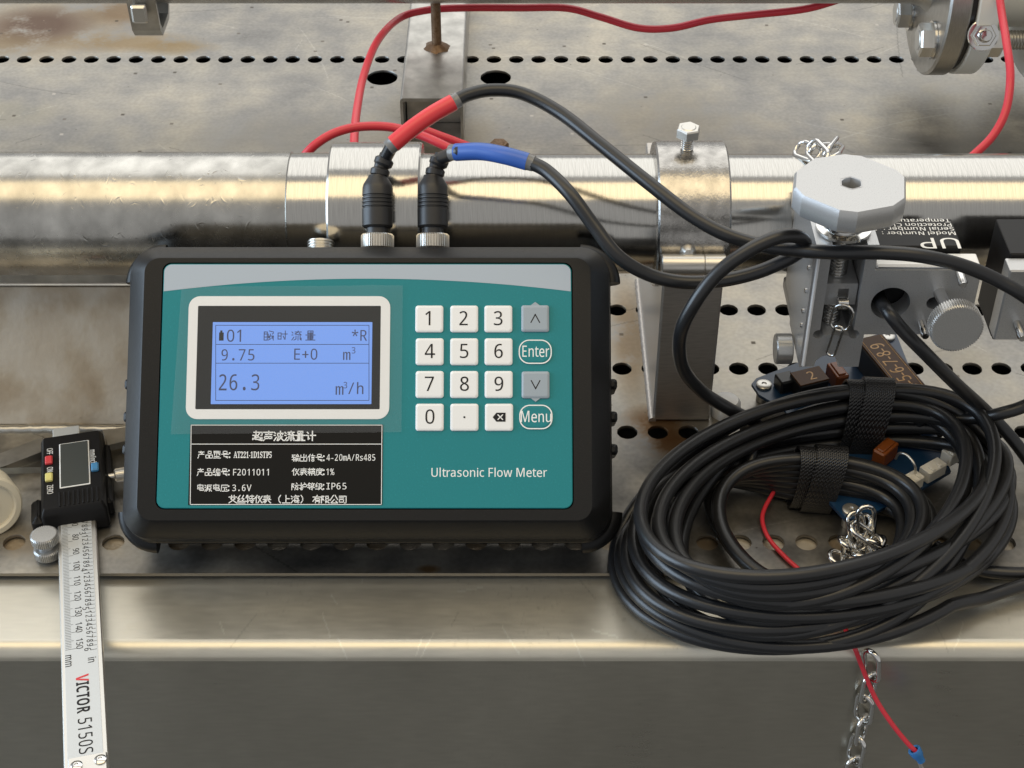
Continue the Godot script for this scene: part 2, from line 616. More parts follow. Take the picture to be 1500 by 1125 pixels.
	var m := mat("sheet steel", Color(0.48, 0.475, 0.46), 0.58, 0.88)
	m.albedo_texture = ImageTexture.create_from_image(Image.create_from_data(w, h, false, Image.FORMAT_RGB8, col))
	m.roughness_texture = ImageTexture.create_from_image(Image.create_from_data(w, h, false, Image.FORMAT_L8, ro))
	return m

func apron_material() -> StandardMaterial3D:      # brushed along its length, scuffed and scratched on the lip
	var w := 1840
	var h := 320
	var thin := noise(0.40, 201, 3).get_image(w / 10, h)
	thin.resize(w, h, Image.INTERPOLATE_CUBIC)
	var lines := thin.get_data()
	var cloud := noise(0.006, 202, 4).get_image(w, h).get_data()
	var grit := noise(0.16, 203, 4).get_image(w, h).get_data()
	var col := PackedByteArray()
	var ro := PackedByteArray()
	col.resize(w * h * 3)
	ro.resize(w * h)
	for i in w * h:
		var a := lines[i] / 255.0
		var b := cloud[i] / 255.0
		var c := grit[i] / 255.0
		var lip := 1.0 if i / w < 60 else 0.25
		var k := 0.94 + 0.05 * (a - 0.5) + 0.06 * (b - 0.5) - 0.10 * lip * clampf((c - 0.66) * 4.0, 0, 1) * clampf((b - 0.52) * 5.0, 0, 1)
		col[i * 3] = int(clampf(k, 0, 1) * 255)
		col[i * 3 + 1] = int(clampf(k * 0.985, 0, 1) * 255)
		col[i * 3 + 2] = int(clampf(k * 0.945, 0, 1) * 255)
		ro[i] = int(clampf(0.66 + 0.25 * (b - 0.5) + 0.12 * (a - 0.5) + 0.08 * lip * (c - 0.5), 0.2, 1.0) * 255)
	var rng := RandomNumberGenerator.new()
	rng.seed = 31
	for s in 90:
		var x := rng.randf_range(0, w)
		var y := rng.randf_range(2, 62) if s < 88 else rng.randf_range(80, h)
		var d := Vector2.from_angle(rng.randf_range(-0.25, 0.25) if s > 60 else rng.randf_range(0.6, 2.4))
		var light := 1.09 if rng.randf() < 0.8 else 0.93
		var reach := rng.randi_range(8, 24) if s % 9 or s < 61 else rng.randi_range(120, 300)
		for k in reach:
			x += d.x
			y += d.y
			if x < 1 or y < 1 or x >= w - 1 or y >= h - 1:
				break
			for q in 3:
				var i := (int(y) * w + int(x)) * 3 + q
				col[i] = int(clampf(col[i] * light, 0, 255))
	var m := mat("apron steel", Color(0.66, 0.65, 0.615), 0.56, 0.72)
	m.albedo_texture = ImageTexture.create_from_image(Image.create_from_data(w, h, false, Image.FORMAT_RGB8, col))
	m.roughness_texture = ImageTexture.create_from_image(Image.create_from_data(w, h, false, Image.FORMAT_L8, ro))
	m.uv1_scale = Vector3(1.0 / (SX1 - SX0), 1.0 / 0.32, 1)
	m.uv1_offset = Vector3(0.5, 0, 0)
	return m

func sheet_uv(p: Vector3) -> Vector2:
	return Vector2((p.x - SX0) / (SX1 - SX0), (p.z - SZ0) / (SZ1 - SZ0))

func flat_quad(mb: MB, x0: float, x1: float, z0: float, z1: float) -> void:
	if x1 - x0 < 1e-6 or z1 - z0 < 1e-6:
		return
	var f := mb.v.size()
	for q in [Vector3(x0, 0, z0), Vector3(x1, 0, z0), Vector3(x1, 0, z1), Vector3(x0, 0, z1)]:
		mb.vert(q, Vector3.UP, sheet_uv(q))
	mb.quad(f, f + 1, f + 2, f + 3)

func hole(mb: MB, x: float, z: float, cell: float, r: float) -> void:
	var seg := 32
	var f := mb.v.size()
	for k in seg:
		var d := Vector2.from_angle(TAU * k / seg)
		var s := d * (cell / 2.0 / maxf(absf(d.x), absf(d.y)))
		var wob := r * (1.0 + 0.012 * sin(k * 2.0 + x * 900.0))
		for q in [[s, 0.0, Vector3.UP], [d * wob, 0.0, Vector3.UP], [d * wob, 0.0, Vector3(-d.x, 0.5, -d.y).normalized()], [d * wob * 0.985, -0.0016, Vector3(-d.x, 0, -d.y)]]:
			var p := Vector3(x + q[0].x, q[1], z + q[0].y)
			mb.vert(p, q[2], sheet_uv(p))
	for k in seg:
		var a := f + k * 4
		var b := f + (k + 1) % seg * 4
		mb.quad(a, a + 1, b + 1, b)
		mb.quad(a + 2, a + 3, b + 3, b + 2)

func build_bench() -> void:
	var bench := thing("steel_bench", "perforated stainless steel bench top with a folded front lip", "bench")
	var mb := MB.new()
	# rows of holes: z, first x, how many, cell, radius
	var rows := [[-0.4243, -0.44375, 63, PITCH, 0.0046], [-0.4012, -0.0795, 1, 0.022, 0.0094], [-0.4012, -0.0100, 1, 0.022, 0.0094], [-0.1637, -0.1427, 41, PITCH, 0.0047], [-0.1169, -0.1427, 41, PITCH, 0.0047], [-0.0707, -0.1427, 41, PITCH, 0.0047], [0.0001, -0.4475, 65, PITCH, 0.0047]]
	var z := SZ0
	var i := 0
	while i < rows.size():
		var r = rows[i]
		var half: float = r[3] / 2.0
		flat_quad(mb, SX0, SX1, z, r[0] - half)
		var x := SX0
		while i < rows.size() and rows[i][0] == r[0]:
			var q = rows[i]
			flat_quad(mb, x, q[1] - half, q[0] - half, q[0] + half)
			for k in q[2]:
				hole(mb, q[1] + k * q[3], q[0], q[3], q[4])
			x = q[1] + (q[2] - 1) * q[3] + half
			i += 1
		flat_quad(mb, x, SX1, r[0] - half, r[0] + half)
		z = r[0] + half
	flat_quad(mb, SX0, SX1, z, SZ1)
	mb.rect(Vector3(SX0, 0, SZ1), Vector3(SX1, 0, SZ1), Vector3(SX1, -0.0016, SZ1), Vector3(SX0, -0.0016, SZ1), Vector3(0, 0, 1))
	obj("perforated_sheet", mb, sheet_material(), bench)
	mb = MB.new()
	var prof := [Vector2(-0.016, -0.0118), Vector2(0.0120, -0.0118), Vector2(0.0122, -0.0022), Vector2(0.0522, -0.0024)]
	obj("under_flange", front_fold([Vector2(-0.016, -0.0026), Vector2(0.0150, -0.0026)]), mats["stained plate"], bench)
	prof = [Vector2(0.0120, -0.0046), Vector2(0.0520, -0.0022)]
	for k in 9:
		var a := PI / 2 * k / 8
		prof.append(Vector2(0.0522 + 0.0062 * sin(a), -0.0084 + 0.0062 * cos(a)))
	var lip_steel := apron_material()
	obj("front_lip", front_fold(prof), lip_steel, bench)
	var face_steel: StandardMaterial3D = lip_steel.duplicate()
	face_steel.albedo_color = Color(0.58, 0.57, 0.54).linear_to_srgb()
	face_steel.metallic = 0.96
	face_steel.roughness = 0.50
	obj("folded_apron", front_fold([prof[-1], Vector2(0.0584, -0.20), Vector2(0.0584, -0.40)]), face_steel, bench)
	# the closed tray below, seen only through the holes
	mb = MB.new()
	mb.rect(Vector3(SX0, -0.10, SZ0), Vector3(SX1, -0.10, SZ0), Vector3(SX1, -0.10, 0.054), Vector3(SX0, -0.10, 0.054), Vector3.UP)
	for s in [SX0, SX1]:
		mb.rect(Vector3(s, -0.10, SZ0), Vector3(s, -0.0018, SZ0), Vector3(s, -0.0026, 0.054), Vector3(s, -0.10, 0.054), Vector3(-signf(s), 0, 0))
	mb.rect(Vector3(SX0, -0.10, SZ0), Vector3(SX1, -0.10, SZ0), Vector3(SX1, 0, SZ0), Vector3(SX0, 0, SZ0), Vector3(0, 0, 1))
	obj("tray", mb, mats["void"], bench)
	# a slanting plate and rail that carry the rough end of the pipe
	var slope := frame(Vector3(-0.300, 0.0268, -0.0930), Vector3(0, 0.0375, 0.0530), Vector3.RIGHT)
	mb = MB.new()
	box(mb, Vector3(0, 0, -0.002), Vector3(0.30, 0.0640, 0.0040), 0.0008, slope)
	obj("cradle_plate", mb, mats["stained plate"], bench)
	mb = MB.new()
	box(mb, Vector3(-0.300, 0.0565, -0.1190), Vector3(0.30, 0.0110, 0.0120), 0.0024)
	obj("cradle_rail", mb, mats["dull steel"], bench)
	mb = MB.new()
	var wp := PackedVector3Array()
	var rad := PackedFloat32Array()
	for k in 150:
		wp.append(Vector3(-0.44 + k * 0.002, 0.0002, -0.0725 + 0.0002 * sin(k * 1.7) + 0.0002 * sin(k * 0.31)))
		rad.append(0.0024 + 0.0001 * sin(k * 2.3) + 0.0002 * sin(k * 0.23))
	tube(mb, wp, 0.002, 8, false, rad)
	obj("weld_bead", mb, mats["dull steel"], bench)

func front_fold(prof: Array) -> MB:
	var mb := MB.new()
	sweep_x(mb, prof, SX0, SX1, 1)
	return mb

# ---------------------------------------------------------------- pipework
const AX := Vector3(0, 0.0895, -0.115)     # a point on the lower pipe's axis

func along_x(x: float) -> Transform3D:      # local z runs along +x on the pipe's axis
	return Transform3D(Basis(Vector3(0, 0, -1), Vector3(0, 1, 0), Vector3(1, 0, 0)), Vector3(x, AX.y, AX.z))

func build_pipes() -> void:
	var pipe := thing("steel_pipe", "polished stainless pipe behind the meter, rough and pitted at its thick end", "pipe")
	var mb := MB.new()
	lathe(mb, [[0.0252, -0.10], [0.0256, -0.0985], [0.0256, 0.0]], Transform3D(along_x(0.0).basis, Vector3(-0.0785, AX.y, AX.z)), 64, false, false)
	obj("plain_section", lathe_mb([[0.0268, -0.0962], [0.0268, -0.0770]], 64), mats["pipe steel"], pipe, along_x(0))
	obj("rough_section", lathe_mb([[0.0272, -0.46], [0.0272, -0.0967], [0.0266, -0.0961]], 64), mats["rough pipe"], pipe, along_x(0))
	obj("socket", lathe_mb([[0.0266, -0.0788], [0.0308, -0.0788], [0.0314, -0.0780], [0.0314, -0.0400], [0.0308, -0.0392], [0.0262, -0.0392]], 64), mats["pipe steel"], pipe, along_x(0))
	obj("polished_section", lathe_mb([[0.0264, -0.0394], [0.0264, 0.46]], 72), mats["pipe steel"], pipe, along_x(0))

	# the hinged clamp that holds the pipe on its post
	var cl := thing("pipe_clamp", "hinged stainless pipe clamp with a bolt on top, on its welded post", "clamp")
	obj("band", lathe_mb([[0.0266, 0.0620], [0.0313, 0.0620], [0.0321, 0.0628], [0.0321, 0.0922], [0.0313, 0.0930], [0.0266, 0.0930]], 64), mats["clamp steel"], cl, along_x(0))
	var q := PZ(1006, 222, -0.117)
	var bolt := MB.new()
	lathe(bolt, thread(0.0028, 0.0, 0.0085, 0.0010, 0.0004), Transform3D(Basis(Vector3.RIGHT, -PI / 2), Vector3(q.x, AX.y + 0.031, -0.117)), 20)
	obj("bolt_shank", bolt, mats["bright steel"], cl)
	obj("bolt_head", hex_mb(0.0053, 0.0042), mats["nickel"], cl, Transform3D(Basis(Vector3.RIGHT, -PI / 2) * Basis(Vector3.BACK, 0.3), Vector3(q.x, AX.y + 0.0385, -0.117)))
	for k in 3:
		var a := PZ([985, 1015, 1047][k], 388, -0.078)
		var wide: float = [0.0094, 0.0096, 0.0092][k]
		obj("hinge_knuckle", lathe_mb([[0.0042, -wide / 2], [0.0047, -wide / 2 + 0.0004], [0.0047, wide / 2 - 0.0004], [0.0042, wide / 2]], 28), mats["nickel"], cl, Transform3D(along_x(0).basis, Vector3(a.x, a.y, -0.078)))
	mb = MB.new()
	lathe(mb, [[0.0001, 0.0026], [0.0018, 0.0022], [0.0034, 0.0], [0.0036, -0.002]], frame(PZ(1008, 370, -0.0815), Vector3(0, 0.35, 1)), 16)
	obj("weld_blob", mb, mats["nickel"], cl)
	mb = MB.new()
	var x0 := 0.0646
	var x1 := 0.0908
	box(mb, Vector3((x0 + x1) / 2, 0.0402, -0.1350), Vector3(x1 - x0, 0.0804, 0.113), 0.0010)
	obj("post", mb, mats["post steel"], cl)
	mb = MB.new()
	var bead := PackedVector3Array()
	var rad := PackedFloat32Array()
	for k in 62:
		bead.append(Vector3(x0 - 0.0002 + 0.0001 * sin(k * 1.9), 0.0004, -0.188 + k * 0.0018))
		rad.append(0.0017 + 0.0001 * sin(k * 2.6))
	tube(mb, bead, 0.002, 8, false, rad)
	obj("weld_seam", mb, mats["post steel"], cl)

	# the channel lying on the sheet behind, with the hanger rod of the upper pipe
	var ch := thing("support_channel", "open-ended stainless box channel lying behind the pipe with a rusty welded rod", "bracket")
	mb = MB.new()
	var cx := -0.0455
	var hw := 0.0178
	var inner := scaled(rr(hw - 0.0016, 0.0145 - 0.0016, 0.0010), 1.0)
	ring_plate(mb, rr(hw, 0.0150, 0.0022), inner, rr_n(), -0.60, -0.3225, Transform3D(Basis(), Vector3(cx, 0.0150, 0)))
	obj("channel", mb, mats["dull steel"], ch)
	mb = MB.new()
	box(mb, Vector3(cx, 0.015, -0.345), Vector3(2 * hw - 0.004, 0.026, 0.003), 0.0004)
	obj("inner_web", mb, mats["dull steel"], ch)
	mb = MB.new()
	lathe(mb, [[0.0029, 0.030], [0.0029, 0.085]], Transform3D(Basis(Vector3.RIGHT, -PI / 2), Vector3(-0.0445, 0, -0.383)), 20)
	obj("rod", mb, mats["rusty steel"], ch)
	mb = MB.new()
	var u := circle(28)
	var bulge := PackedVector2Array()
	for k in 28:
		bulge.append(u[k] * (0.0076 + 0.0009 * sin(k * 1.3) + 0.0005 * sin(k * 3.1)))
	loft(mb, u, [[bulge, 0.0298], [scaled(bulge, 0.8), 0.0312], [scaled(bulge, 0.45), 0.0330]], Transform3D(Basis(Vector3.RIGHT, -PI / 2), Vector3(-0.0445, 0, -0.383)))
	obj("rod_weld", mb, mats["rusty steel"], ch)

	# upper pipe with flange
	var up := thing("upper_pipe", "thin stainless pipe along the back, welded to a bolted flange", "pipe")
	var uy := 0.0755
	var uz := -0.386
	var ub := Transform3D(along_x(0).basis, Vector3(0, uy, uz))
	obj("tube", lathe_mb([[0.0168, -0.47], [0.0168, 0.231], [0.0185, 0.2362], [0.0215, 0.2395]], 48), mats["dull steel"], up, ub)
	obj("flange", lathe_mb([[0.0166, 0.2395], [0.0560, 0.2395], [0.0575, 0.2407], [0.0575, 0.2508], [0.0563, 0.2520], [0.0166, 0.2520]], 80), mats["flange steel"], up, ub)
	obj("gasket", lathe_mb([[0.02, 0.2520], [0.0540, 0.2520], [0.0540, 0.2556], [0.02, 0.2556]], 64), mats["relay black"], up, ub)
	obj("wafer_ring", lathe_mb([[0.02, 0.2556], [0.0560, 0.2556], [0.0568, 0.2566], [0.0568, 0.2672], [0.0558, 0.2682], [0.02, 0.2682]], 80), mats["gasket"], up, ub)
	obj("far_flange", lathe_mb([[0.02, 0.302], [0.0595, 0.302], [0.0610, 0.3035], [0.0610, 0.318], [0.02, 0.318]], 80), mats["gasket"], up, ub)
	obj("far_tube", lathe_mb([[0.0290, 0.2682], [0.0300, 0.272], [0.0300, 0.302]], 48), mats["gasket"], up, ub)
	for k in 4:
		var a := deg_to_rad(213 + 90 * k)
		var c := ub * Vector3(cos(a) * 0.0430, sin(a) * 0.0430, 0.2395)
		var bt := obj("flange_bolt", hex_mb(0.0096, 0.0072), mats["nickel"], up, Transform3D(Basis(Vector3.UP, -PI / 2) * Basis(Vector3.BACK, 0.3 * k), c - Vector3(0.0016, 0, 0)))
		var ws := MB.new()
		lathe(ws, [[0.0105, 0.0], [0.0108, 0.0004], [0.0108, 0.0016]], Transform3D(Basis(Vector3.UP, -PI / 2), c), 28)
		obj("washer", ws, mats["bright steel"], up)
		var rod := MB.new()
		lathe(rod, thread(0.0056, 0.27, 0.36, 0.0018, 0.0006), Transform3D(ub.basis, Vector3(0, c.y, c.z)), 20)
		obj("stud", rod, mats["dull steel"], up)
		obj("nut", hex_mb(0.0096, 0.0085), mats["nickel"], up, Transform3D(Basis(Vector3.UP, PI / 2) * Basis(Vector3.BACK, 0.5 * k), Vector3(0.2692, c.y, c.z)))
	var fz := PZ(1440, 52, -0.3275)
	obj("ring_nut", hex_mb(0.0064, 0.0046), mats["bright steel"], up, frame(fz, Vector3(-0.05, 0.5, 1)))
	mb = MB.new()
	lathe(mb, [[0.0034, 0.0], [0.0034, 0.0075], [0.0028, 0.0085], [0.0001, 0.0087]], frame(fz, Vector3(-0.05, 0.5, 1)), 20)
	obj("ring_screw", mb, mats["bright steel"], up)
	mb = MB.new()
	lathe(mb, [[0.0082, -0.0012], [0.0086, -0.0008], [0.0086, 0.0004], [0.0080, 0.0006]], frame(fz, Vector3(-0.05, 0.5, 1)), 28)
	obj("ring_washer", mb, mats["bright steel"], up)

	# the strap that hangs from the upper pipe on the left
	var hs := thing("pipe_hanger", "bent stainless hanger clip below the thin pipe, over the rust stain", "hanger")
	mb = MB.new()
	var outer := PackedVector2Array([Vector2(-0.019, 0.012), Vector2(-0.0155, -0.012), Vector2(-0.011, -0.0175), Vector2(0.011, -0.0175), Vector2(0.0155, -0.012), Vector2(0.019, 0.012)])
	var hx := P(212, 20, 0.06).x
	var strip := PackedVector2Array()
	for p in outer:
		strip.append(p)
	for k in outer.size():
		strip.append(outer[outer.size() - 1 - k] * 0.86 + Vector2(0, 0.0014))
	prism(mb, strip, -0.0082, 0.0082, Transform3D(along_x(0).basis, Vector3(hx, 0.0625, -0.380)))
	obj("clip", mb, mats["dull steel"], hs)
	mb = MB.new()
	box(mb, Vector3(hx - 0.001, 0.064, -0.3585), Vector3(0.009, 0.011, 0.004), 0.0012)
	obj("latch", mb, mats["nickel"], hs)

	var rb := obj("floor_bolt", hex_mb(0.0056, 0.005), mats["rusty steel"], self, Transform3D(Basis(Vector3.RIGHT, -PI / 2), P(731, 220, 0.0)))
	tag(rb, "rusty hexagon bolt head on the sheet just behind the polished pipe", "bolt")

func lathe_mb(prof: Array, seg := 32, capped := true) -> MB:
	var mb := MB.new()
	lathe(mb, prof, Transform3D(), seg, capped, capped)
	return mb

func thread(r: float, z0: float, z1: float, pitch: float, depth: float) -> Array:
	var o := [[r - depth, z0]]
	var z := z0
	while z < z1 - pitch:
		o.append([r - depth, z + pitch * 0.15])
		o.append([r, z + pitch * 0.45])
		o.append([r, z + pitch * 0.6])
		o.append([r - depth, z + pitch * 0.9])
		z += pitch
	o.append([r - depth, z1])
	return o

func hex_mb(r: float, h: float) -> MB:
	var mb := MB.new()
	var f := facets(circle(6))
	loft(mb, f[1], [[scaled(f[0], r), 0.0], [scaled(f[0], r), h * 0.86], [scaled(f[0], r * 0.9), h]])
	var bore := circle(20)
	loft(mb, bore, [[scaled(bore, r * 0.62), h], [scaled(bore, r * 0.55), h + r * 0.05]])
	return mb

func knurl(mb: MB, r: float, z0: float, z1: float, teeth: int, depth: float, xf: Transform3D) -> void:
	var poly := PackedVector2Array()
	for k in teeth:
		for q in [[0.0, 1.0], [0.45, 1.0], [0.6, 1.0 - depth], [0.85, 1.0 - depth]]:
			poly.append(Vector2.from_angle(TAU * (k + q[0]) / teeth) * r * q[1])
	var f := facets(poly)
	var b := minf(0.0006, (z1 - z0) * 0.2)
	loft(mb, f[1], [[scaled(f[0], 1.0 - b / r), z0], [f[0], z0 + b], [f[0], z1 - b], [scaled(f[0], 1.0 - b / r), z1]], xf)

# ---------------------------------------------------------------- Chinese lettering, drawn stroke by stroke on a grid of ten (x, y down)
var glyphs := {
	"瞬": "0131390901 0333 0636 9150 4344 6364 9283 4546 4595 9596 6547 5668 6849 7595 8599 7797",
	"时": "0232380802 0535 4393 7078 7868 5567",
	"流": "0112 0414 0926 3191 6061 6133 3384 7294 4548 4829 6569 8588 8899 9997",
	"量": "2070732320 2272 0494 2575772725 2676 5059 5559 2878 0999",
	"超": "1141 3034 0444 3438 3646 2427 1708 0799 5191 9194 9484 7154 5696 5696 5598 9698 5898",
	"声": "0191 5053 2383 1585 5557 8587 1787 1518 1809",
	"波": "0112 0414 0926 3292 9283 6065 3246 4639 4585 8549 5599",
	"计": "1122 0424 2428 2837 4494 6069",
	"产": "4051 1181 3242 6253 1484 1417 1709",
	"品": "3070733330 0545490905 5595995955",
	"型": "0050 0252 1115 4045 6063 8085 8574 1777 4549 0999",
	"号": "2070732320 0494 3437 3787 8789 8968",
	"编": "2003 0323 2305 0525 0828 6061 4191 9193 9343 4146 4639 4595 4549 6569 7579 9599 9989",
	"电": "1181861611 1484 4048 4898 9896",
	"源": "0112 0414 0926 3191 3137 3729 4383 4346 8386 4686 6669 4738 7799",
	"压": "1191 1117 1709 3484 5459 2999 7687",
	"输": "0141 1104 0444 2329 0747 7053 7093 5383 4565 6569 4549 4767 7578 9599",
	"出": "5059 11148481 05099995",
	"信": "3004 2229 6061 4292 5484 5585 5787895957",
	"仪": "3004 2229 5162 9149 4299",
	"表": "1181 1383 0595 5055 5508 2629 2947 5599 8366",
	"精": "0444 2029 0112 4132 2407 2447 5191 5292 4494 7074 5595 9599 5559 5797",
	"度": "5051 1191 1117 1709 2393 4145 7275 4575 3676 7629 3699",
	"防": "0109 0131 3113 1336 3615 6071 4393 6349 6585 8589 8968",
	"护": "0333 2029 2918 0736 6071 4292 9295 9545 4247 4739",
	"等": "2003 1141 1223 6053 6191 7183 1484 5256 0696 6569 6958 2738",
	"级": "2003 0323 2305 0525 0838 4181 5149 8174 7494 9449 5599",
	"艾": "0292 3034 6064 7409 2499",
	"丝": "3004 0434 3407 0747 7054 5484 8457 5797 0999",
	"特": "1003 0242 2029 0737 5191 7074 4494 4696 8589 8968 5667",
	"上": "4049 4484 0999",
	"海": "0112 0414 0926 5032 4191 4348 4383 8389 4898 3696 6374 6677",
	"有": "0292 5007 3439 3484 8489 8979 3686 3787",
	"限": "0109 0131 3113 1336 3615 5181 8184 5484 5159 5977 5699 9578",
	"公": "4006 6095 5519 1989 7799",
	"司": "1191 9199 9979 1363 1565681815",
	"（": "80636689",
	"）": "10333619",
}

func strokes(what: String, size: float, weight: float, m: Material, parent: Node, at: Transform3D, gap := 1.12) -> void:
	var mb := MB.new()
	var x := 0.0
	var w := weight / 2.0
	for ch in what:
		if glyphs.has(ch):
			for s in str(glyphs[ch]).split(" "):
				var pts := []
				for k in s.length() / 2:
					pts.append(Vector2(x + (s[k * 2].to_float() / 9.0) * size, (0.5 - s[k * 2 + 1].to_float() / 9.0) * size))
				for k in pts.size() - 1:
					var a: Vector2 = pts[k]
					var b: Vector2 = pts[k + 1]
					var d := (b - a).normalized() * w
					var c := Vector2(-d.y, d.x)
					var z := 0.00005
					var f := mb.v.size()
					for p in [a - d + c, b + d + c, b + d - c, a - d - c]:
						mb.vert(at * Vector3(p.x, p.y, z), at.basis.z.normalized())
					mb.quad(f, f + 1, f + 2, f + 3)
		x += size * gap
	obj("lettering", mb, m, parent)

# ---------------------------------------------------------------- the meter
func at_face(px: float, py: float, t: float) -> Transform3D:
	return Transform3D(Basis(), face(px, py, t))

func build_meter() -> void:
	var T := 0.048
	var be := deg_to_rad(42.5)
	mx = Transform3D(Basis(Vector3.RIGHT, Vector3(0, sin(be), -cos(be)), Vector3(0, cos(be), sin(be))), Vector3.ZERO)
	var me := thing("flow_meter", "black rubber-cased flow meter with teal panel, lit blue screen and white keypad", "meter", mx)
	var c := Vector2(-0.0582, 0.0592)
	var ctr := Transform3D(Basis(), Vector3(c.x, c.y, 0))
	var nn := rr_n(8)
	var hw := 0.0990
	var hh := 0.0600
	var mb := MB.new()
	loft(mb, nn, [[rr(hw - 0.004, hh - 0.003, 0.010, 8), 0.0], [rr(hw - 0.001, hh, 0.012, 8), 0.004], [rr(hw, hh + 0.0008, 0.012, 8), 0.0285], [rr(hw - 0.0004, hh + 0.0004, 0.012, 8), 0.0292]], ctr, true, true)
	obj("rear_case", mb, mats["case plastic"], me)
	mb = MB.new()
	loft(mb, nn, [[rr(hw - 0.0012, hh, 0.0115, 8), 0.0290], [rr(hw - 0.0004, hh + 0.0004, 0.012, 8), 0.0302], [rr(hw - 0.0012, hh - 0.0004, 0.0115, 8), 0.0378], [rr(hw - 0.0024, hh - 0.0018, 0.0105, 8), 0.0396], [rr(hw - 0.0082, hh - 0.0062, 0.0066, 8), T - 0.0009], [rr(hw - 0.0092, hh - 0.0072, 0.006, 8), T]], ctr, false, false, 0.93)
	var po := rr(hw - 0.0092, hh - 0.0072, 0.006, 8)
	var pi := rr(0.0826, 0.0497, 0.0036, 8)
	var shift := PackedVector2Array()
	for p in pi:
		shift.append(p + Vector2(0, 0.0012))
	ring_plate(mb, po, shift, nn, T - 0.003, T + 0.00002, ctr)
	obj("front_frame", mb, mats["case plastic"], me)
	for s in [[-1, -1], [1, -1], [-1, 1], [1, 1]]:
		mb = MB.new()
		var a0 := atan2(s[1], s[0]) - PI / 4
		var arc := []
		for k in 13:
			var a := a0 + PI / 2 * k / 12
			arc.append(Vector3(c.x + s[0] * (hw - 0.0122), c.y + s[1] * (hh - 0.0122), 0.020) + Vector3(cos(a), sin(a), 0) * 0.0128)
		tube(mb, PackedVector3Array(arc), 0.0042, 10)
		obj("corner_guard", mb, mats["case plastic"], me)
	for s in [-1, 1]:
		for k in 3:
			mb = MB.new()
			box(mb, Vector3(c.x + s * (hw + 0.0006), c.y + 0.0045 - k * 0.0135, 0.018), Vector3(0.004, 0.0045, 0.018), 0.0012)
			obj("side_grip", mb, mats["case plastic"], me)
	# front panel
	mb = MB.new()
	var pc := Vector3(c.x, c.y + 0.0012, 0)
	loft(mb, nn, [[rr(0.0822, 0.0493, 0.0034, 8), T - 0.003], [rr(0.0822, 0.0493, 0.0034, 8), T - 0.00035], [rr(0.0819, 0.0490, 0.0031, 8), T]], Transform3D(Basis(), pc))
	obj("teal_panel", mb, mats["teal print"], me)
	mb = MB.new()
	var capo := PackedVector2Array()
	var ctop := pc.y + 0.0489
	for k in 9:
		capo.append(Vector2(pc.x - 0.0818 + 0.0031, ctop - 0.0031) + Vector2.from_angle(PI - PI / 2 * k / 8) * 0.0031)
	for k in 9:
		capo.append(Vector2(pc.x + 0.0818 - 0.0031, ctop - 0.0031) + Vector2.from_angle(PI / 2 - PI / 2 * k / 8) * 0.0031)
	for k in 33:
		var q := 1.0 - 2.0 * k / 32.0
		capo.append(Vector2(pc.x + 0.0818 * q, ctop - 0.0058 - 0.0052 * q * q))
	prism(mb, capo, T - 0.0002, T + 0.00008)
	obj("panel_cap", mb, mats["cap print"], me)
	# display
	var b0 := face(277, 434, T)
	var b1 := face(570, 614, T)
	var w0 := face(291.5, 449.5, T)
	var w1 := face(557.5, 601, T)
	var bc := (b0 + b1) / 2.0
	mb = MB.new()
	var bn := rr_n(6)
	var bo := rr((b1.x - b0.x) / 2, (b0.y - b1.y) / 2, 0.0046, 6)
	var bi := rr((w1.x - w0.x) / 2, (w0.y - w1.y) / 2, 0.0004, 6)
	ring_plate(mb, bo, bi, bn, 0.0, 0.00022, Transform3D(Basis(), Vector3(bc.x, bc.y, T)))
	var bez := obj("display_bezel", mb, mats["white plastic"], me)
	mb = MB.new()
	loft(mb, bn, [[bi, 0.00004], [bi, 0.00010]], Transform3D(Basis(), Vector3(bc.x, bc.y, T)))
	obj("window", mb, mats["window black"], bez)
	var l0 := face(312, 472, T)
	var l1 := face(544, 592, T)
	var lc := (l0 + l1) / 2.0
	var lw := (l1.x - l0.x) / 2
	var lh := (l0.y - l1.y) / 2
	mb = MB.new()
	loft(mb, rr_n(1), [[rr(lw, lh, 0.0001, 1), 0.0001], [rr(lw, lh, 0.0001, 1), 0.00022]], Transform3D(Basis(), Vector3(lc.x, lc.y, T)))
	var scr := obj("screen", mb, mats["lcd glow"], me)
	var lz := T + 0.00024
	mb = MB.new()
	for s in [[316, 476.5, 540.5, 476.5], [316, 586.5, 540.5, 586.5], [316, 504.5, 540.5, 504.5], [316, 532, 540.5, 532], [316, 476.5, 316, 586.5], [540.5, 476.5, 540.5, 586.5]]:
		line(mb, face(s[0], s[1], lz), face(s[2], s[3], lz), 0.00022)
	obj("screen_rule", mb, mats["ink"], scr)
	mb = MB.new()
	for r in [[321, 487, 327.5, 499], [322.7, 484, 325.8, 487.2]]:
		var a := face(r[0], r[1], lz)
		var b := face(r[2], r[3], lz)
		mb.rect(a, Vector3(b.x, a.y, lz), Vector3(b.x, b.y, lz), Vector3(a.x, b.y, lz), Vector3(0, 0, 1))
	obj("battery_symbol", mb, mats["ink"], scr)
	var ld := mat("lcd ink", Color(0.022, 0.035, 0.11), 0.5)
	for s in [["01", 331, 492.5, 0.0066], ["9.75", 323, 520.5, 0.0061], ["E+0", 429, 519.5, 0.0060], ["m", 502, 520.0, 0.0058], ["3", 514.5, 513.5, 0.0034], ["m", 491, 570.5, 0.0062], ["3", 502.5, 564.5, 0.0034], ["/h", 508, 569.5, 0.0062], ["*R", 514, 492, 0.0058]]:
		text(s[0], s[3], "Droid Sans Mono", ld, scr, at_face(s[1], s[2], lz), 0.95, HORIZONTAL_ALIGNMENT_LEFT)
	text("26.3", 0.0087, "Droid Sans Mono", ld, scr, at_face(319, 561, lz), 0.82, HORIZONTAL_ALIGNMENT_LEFT)
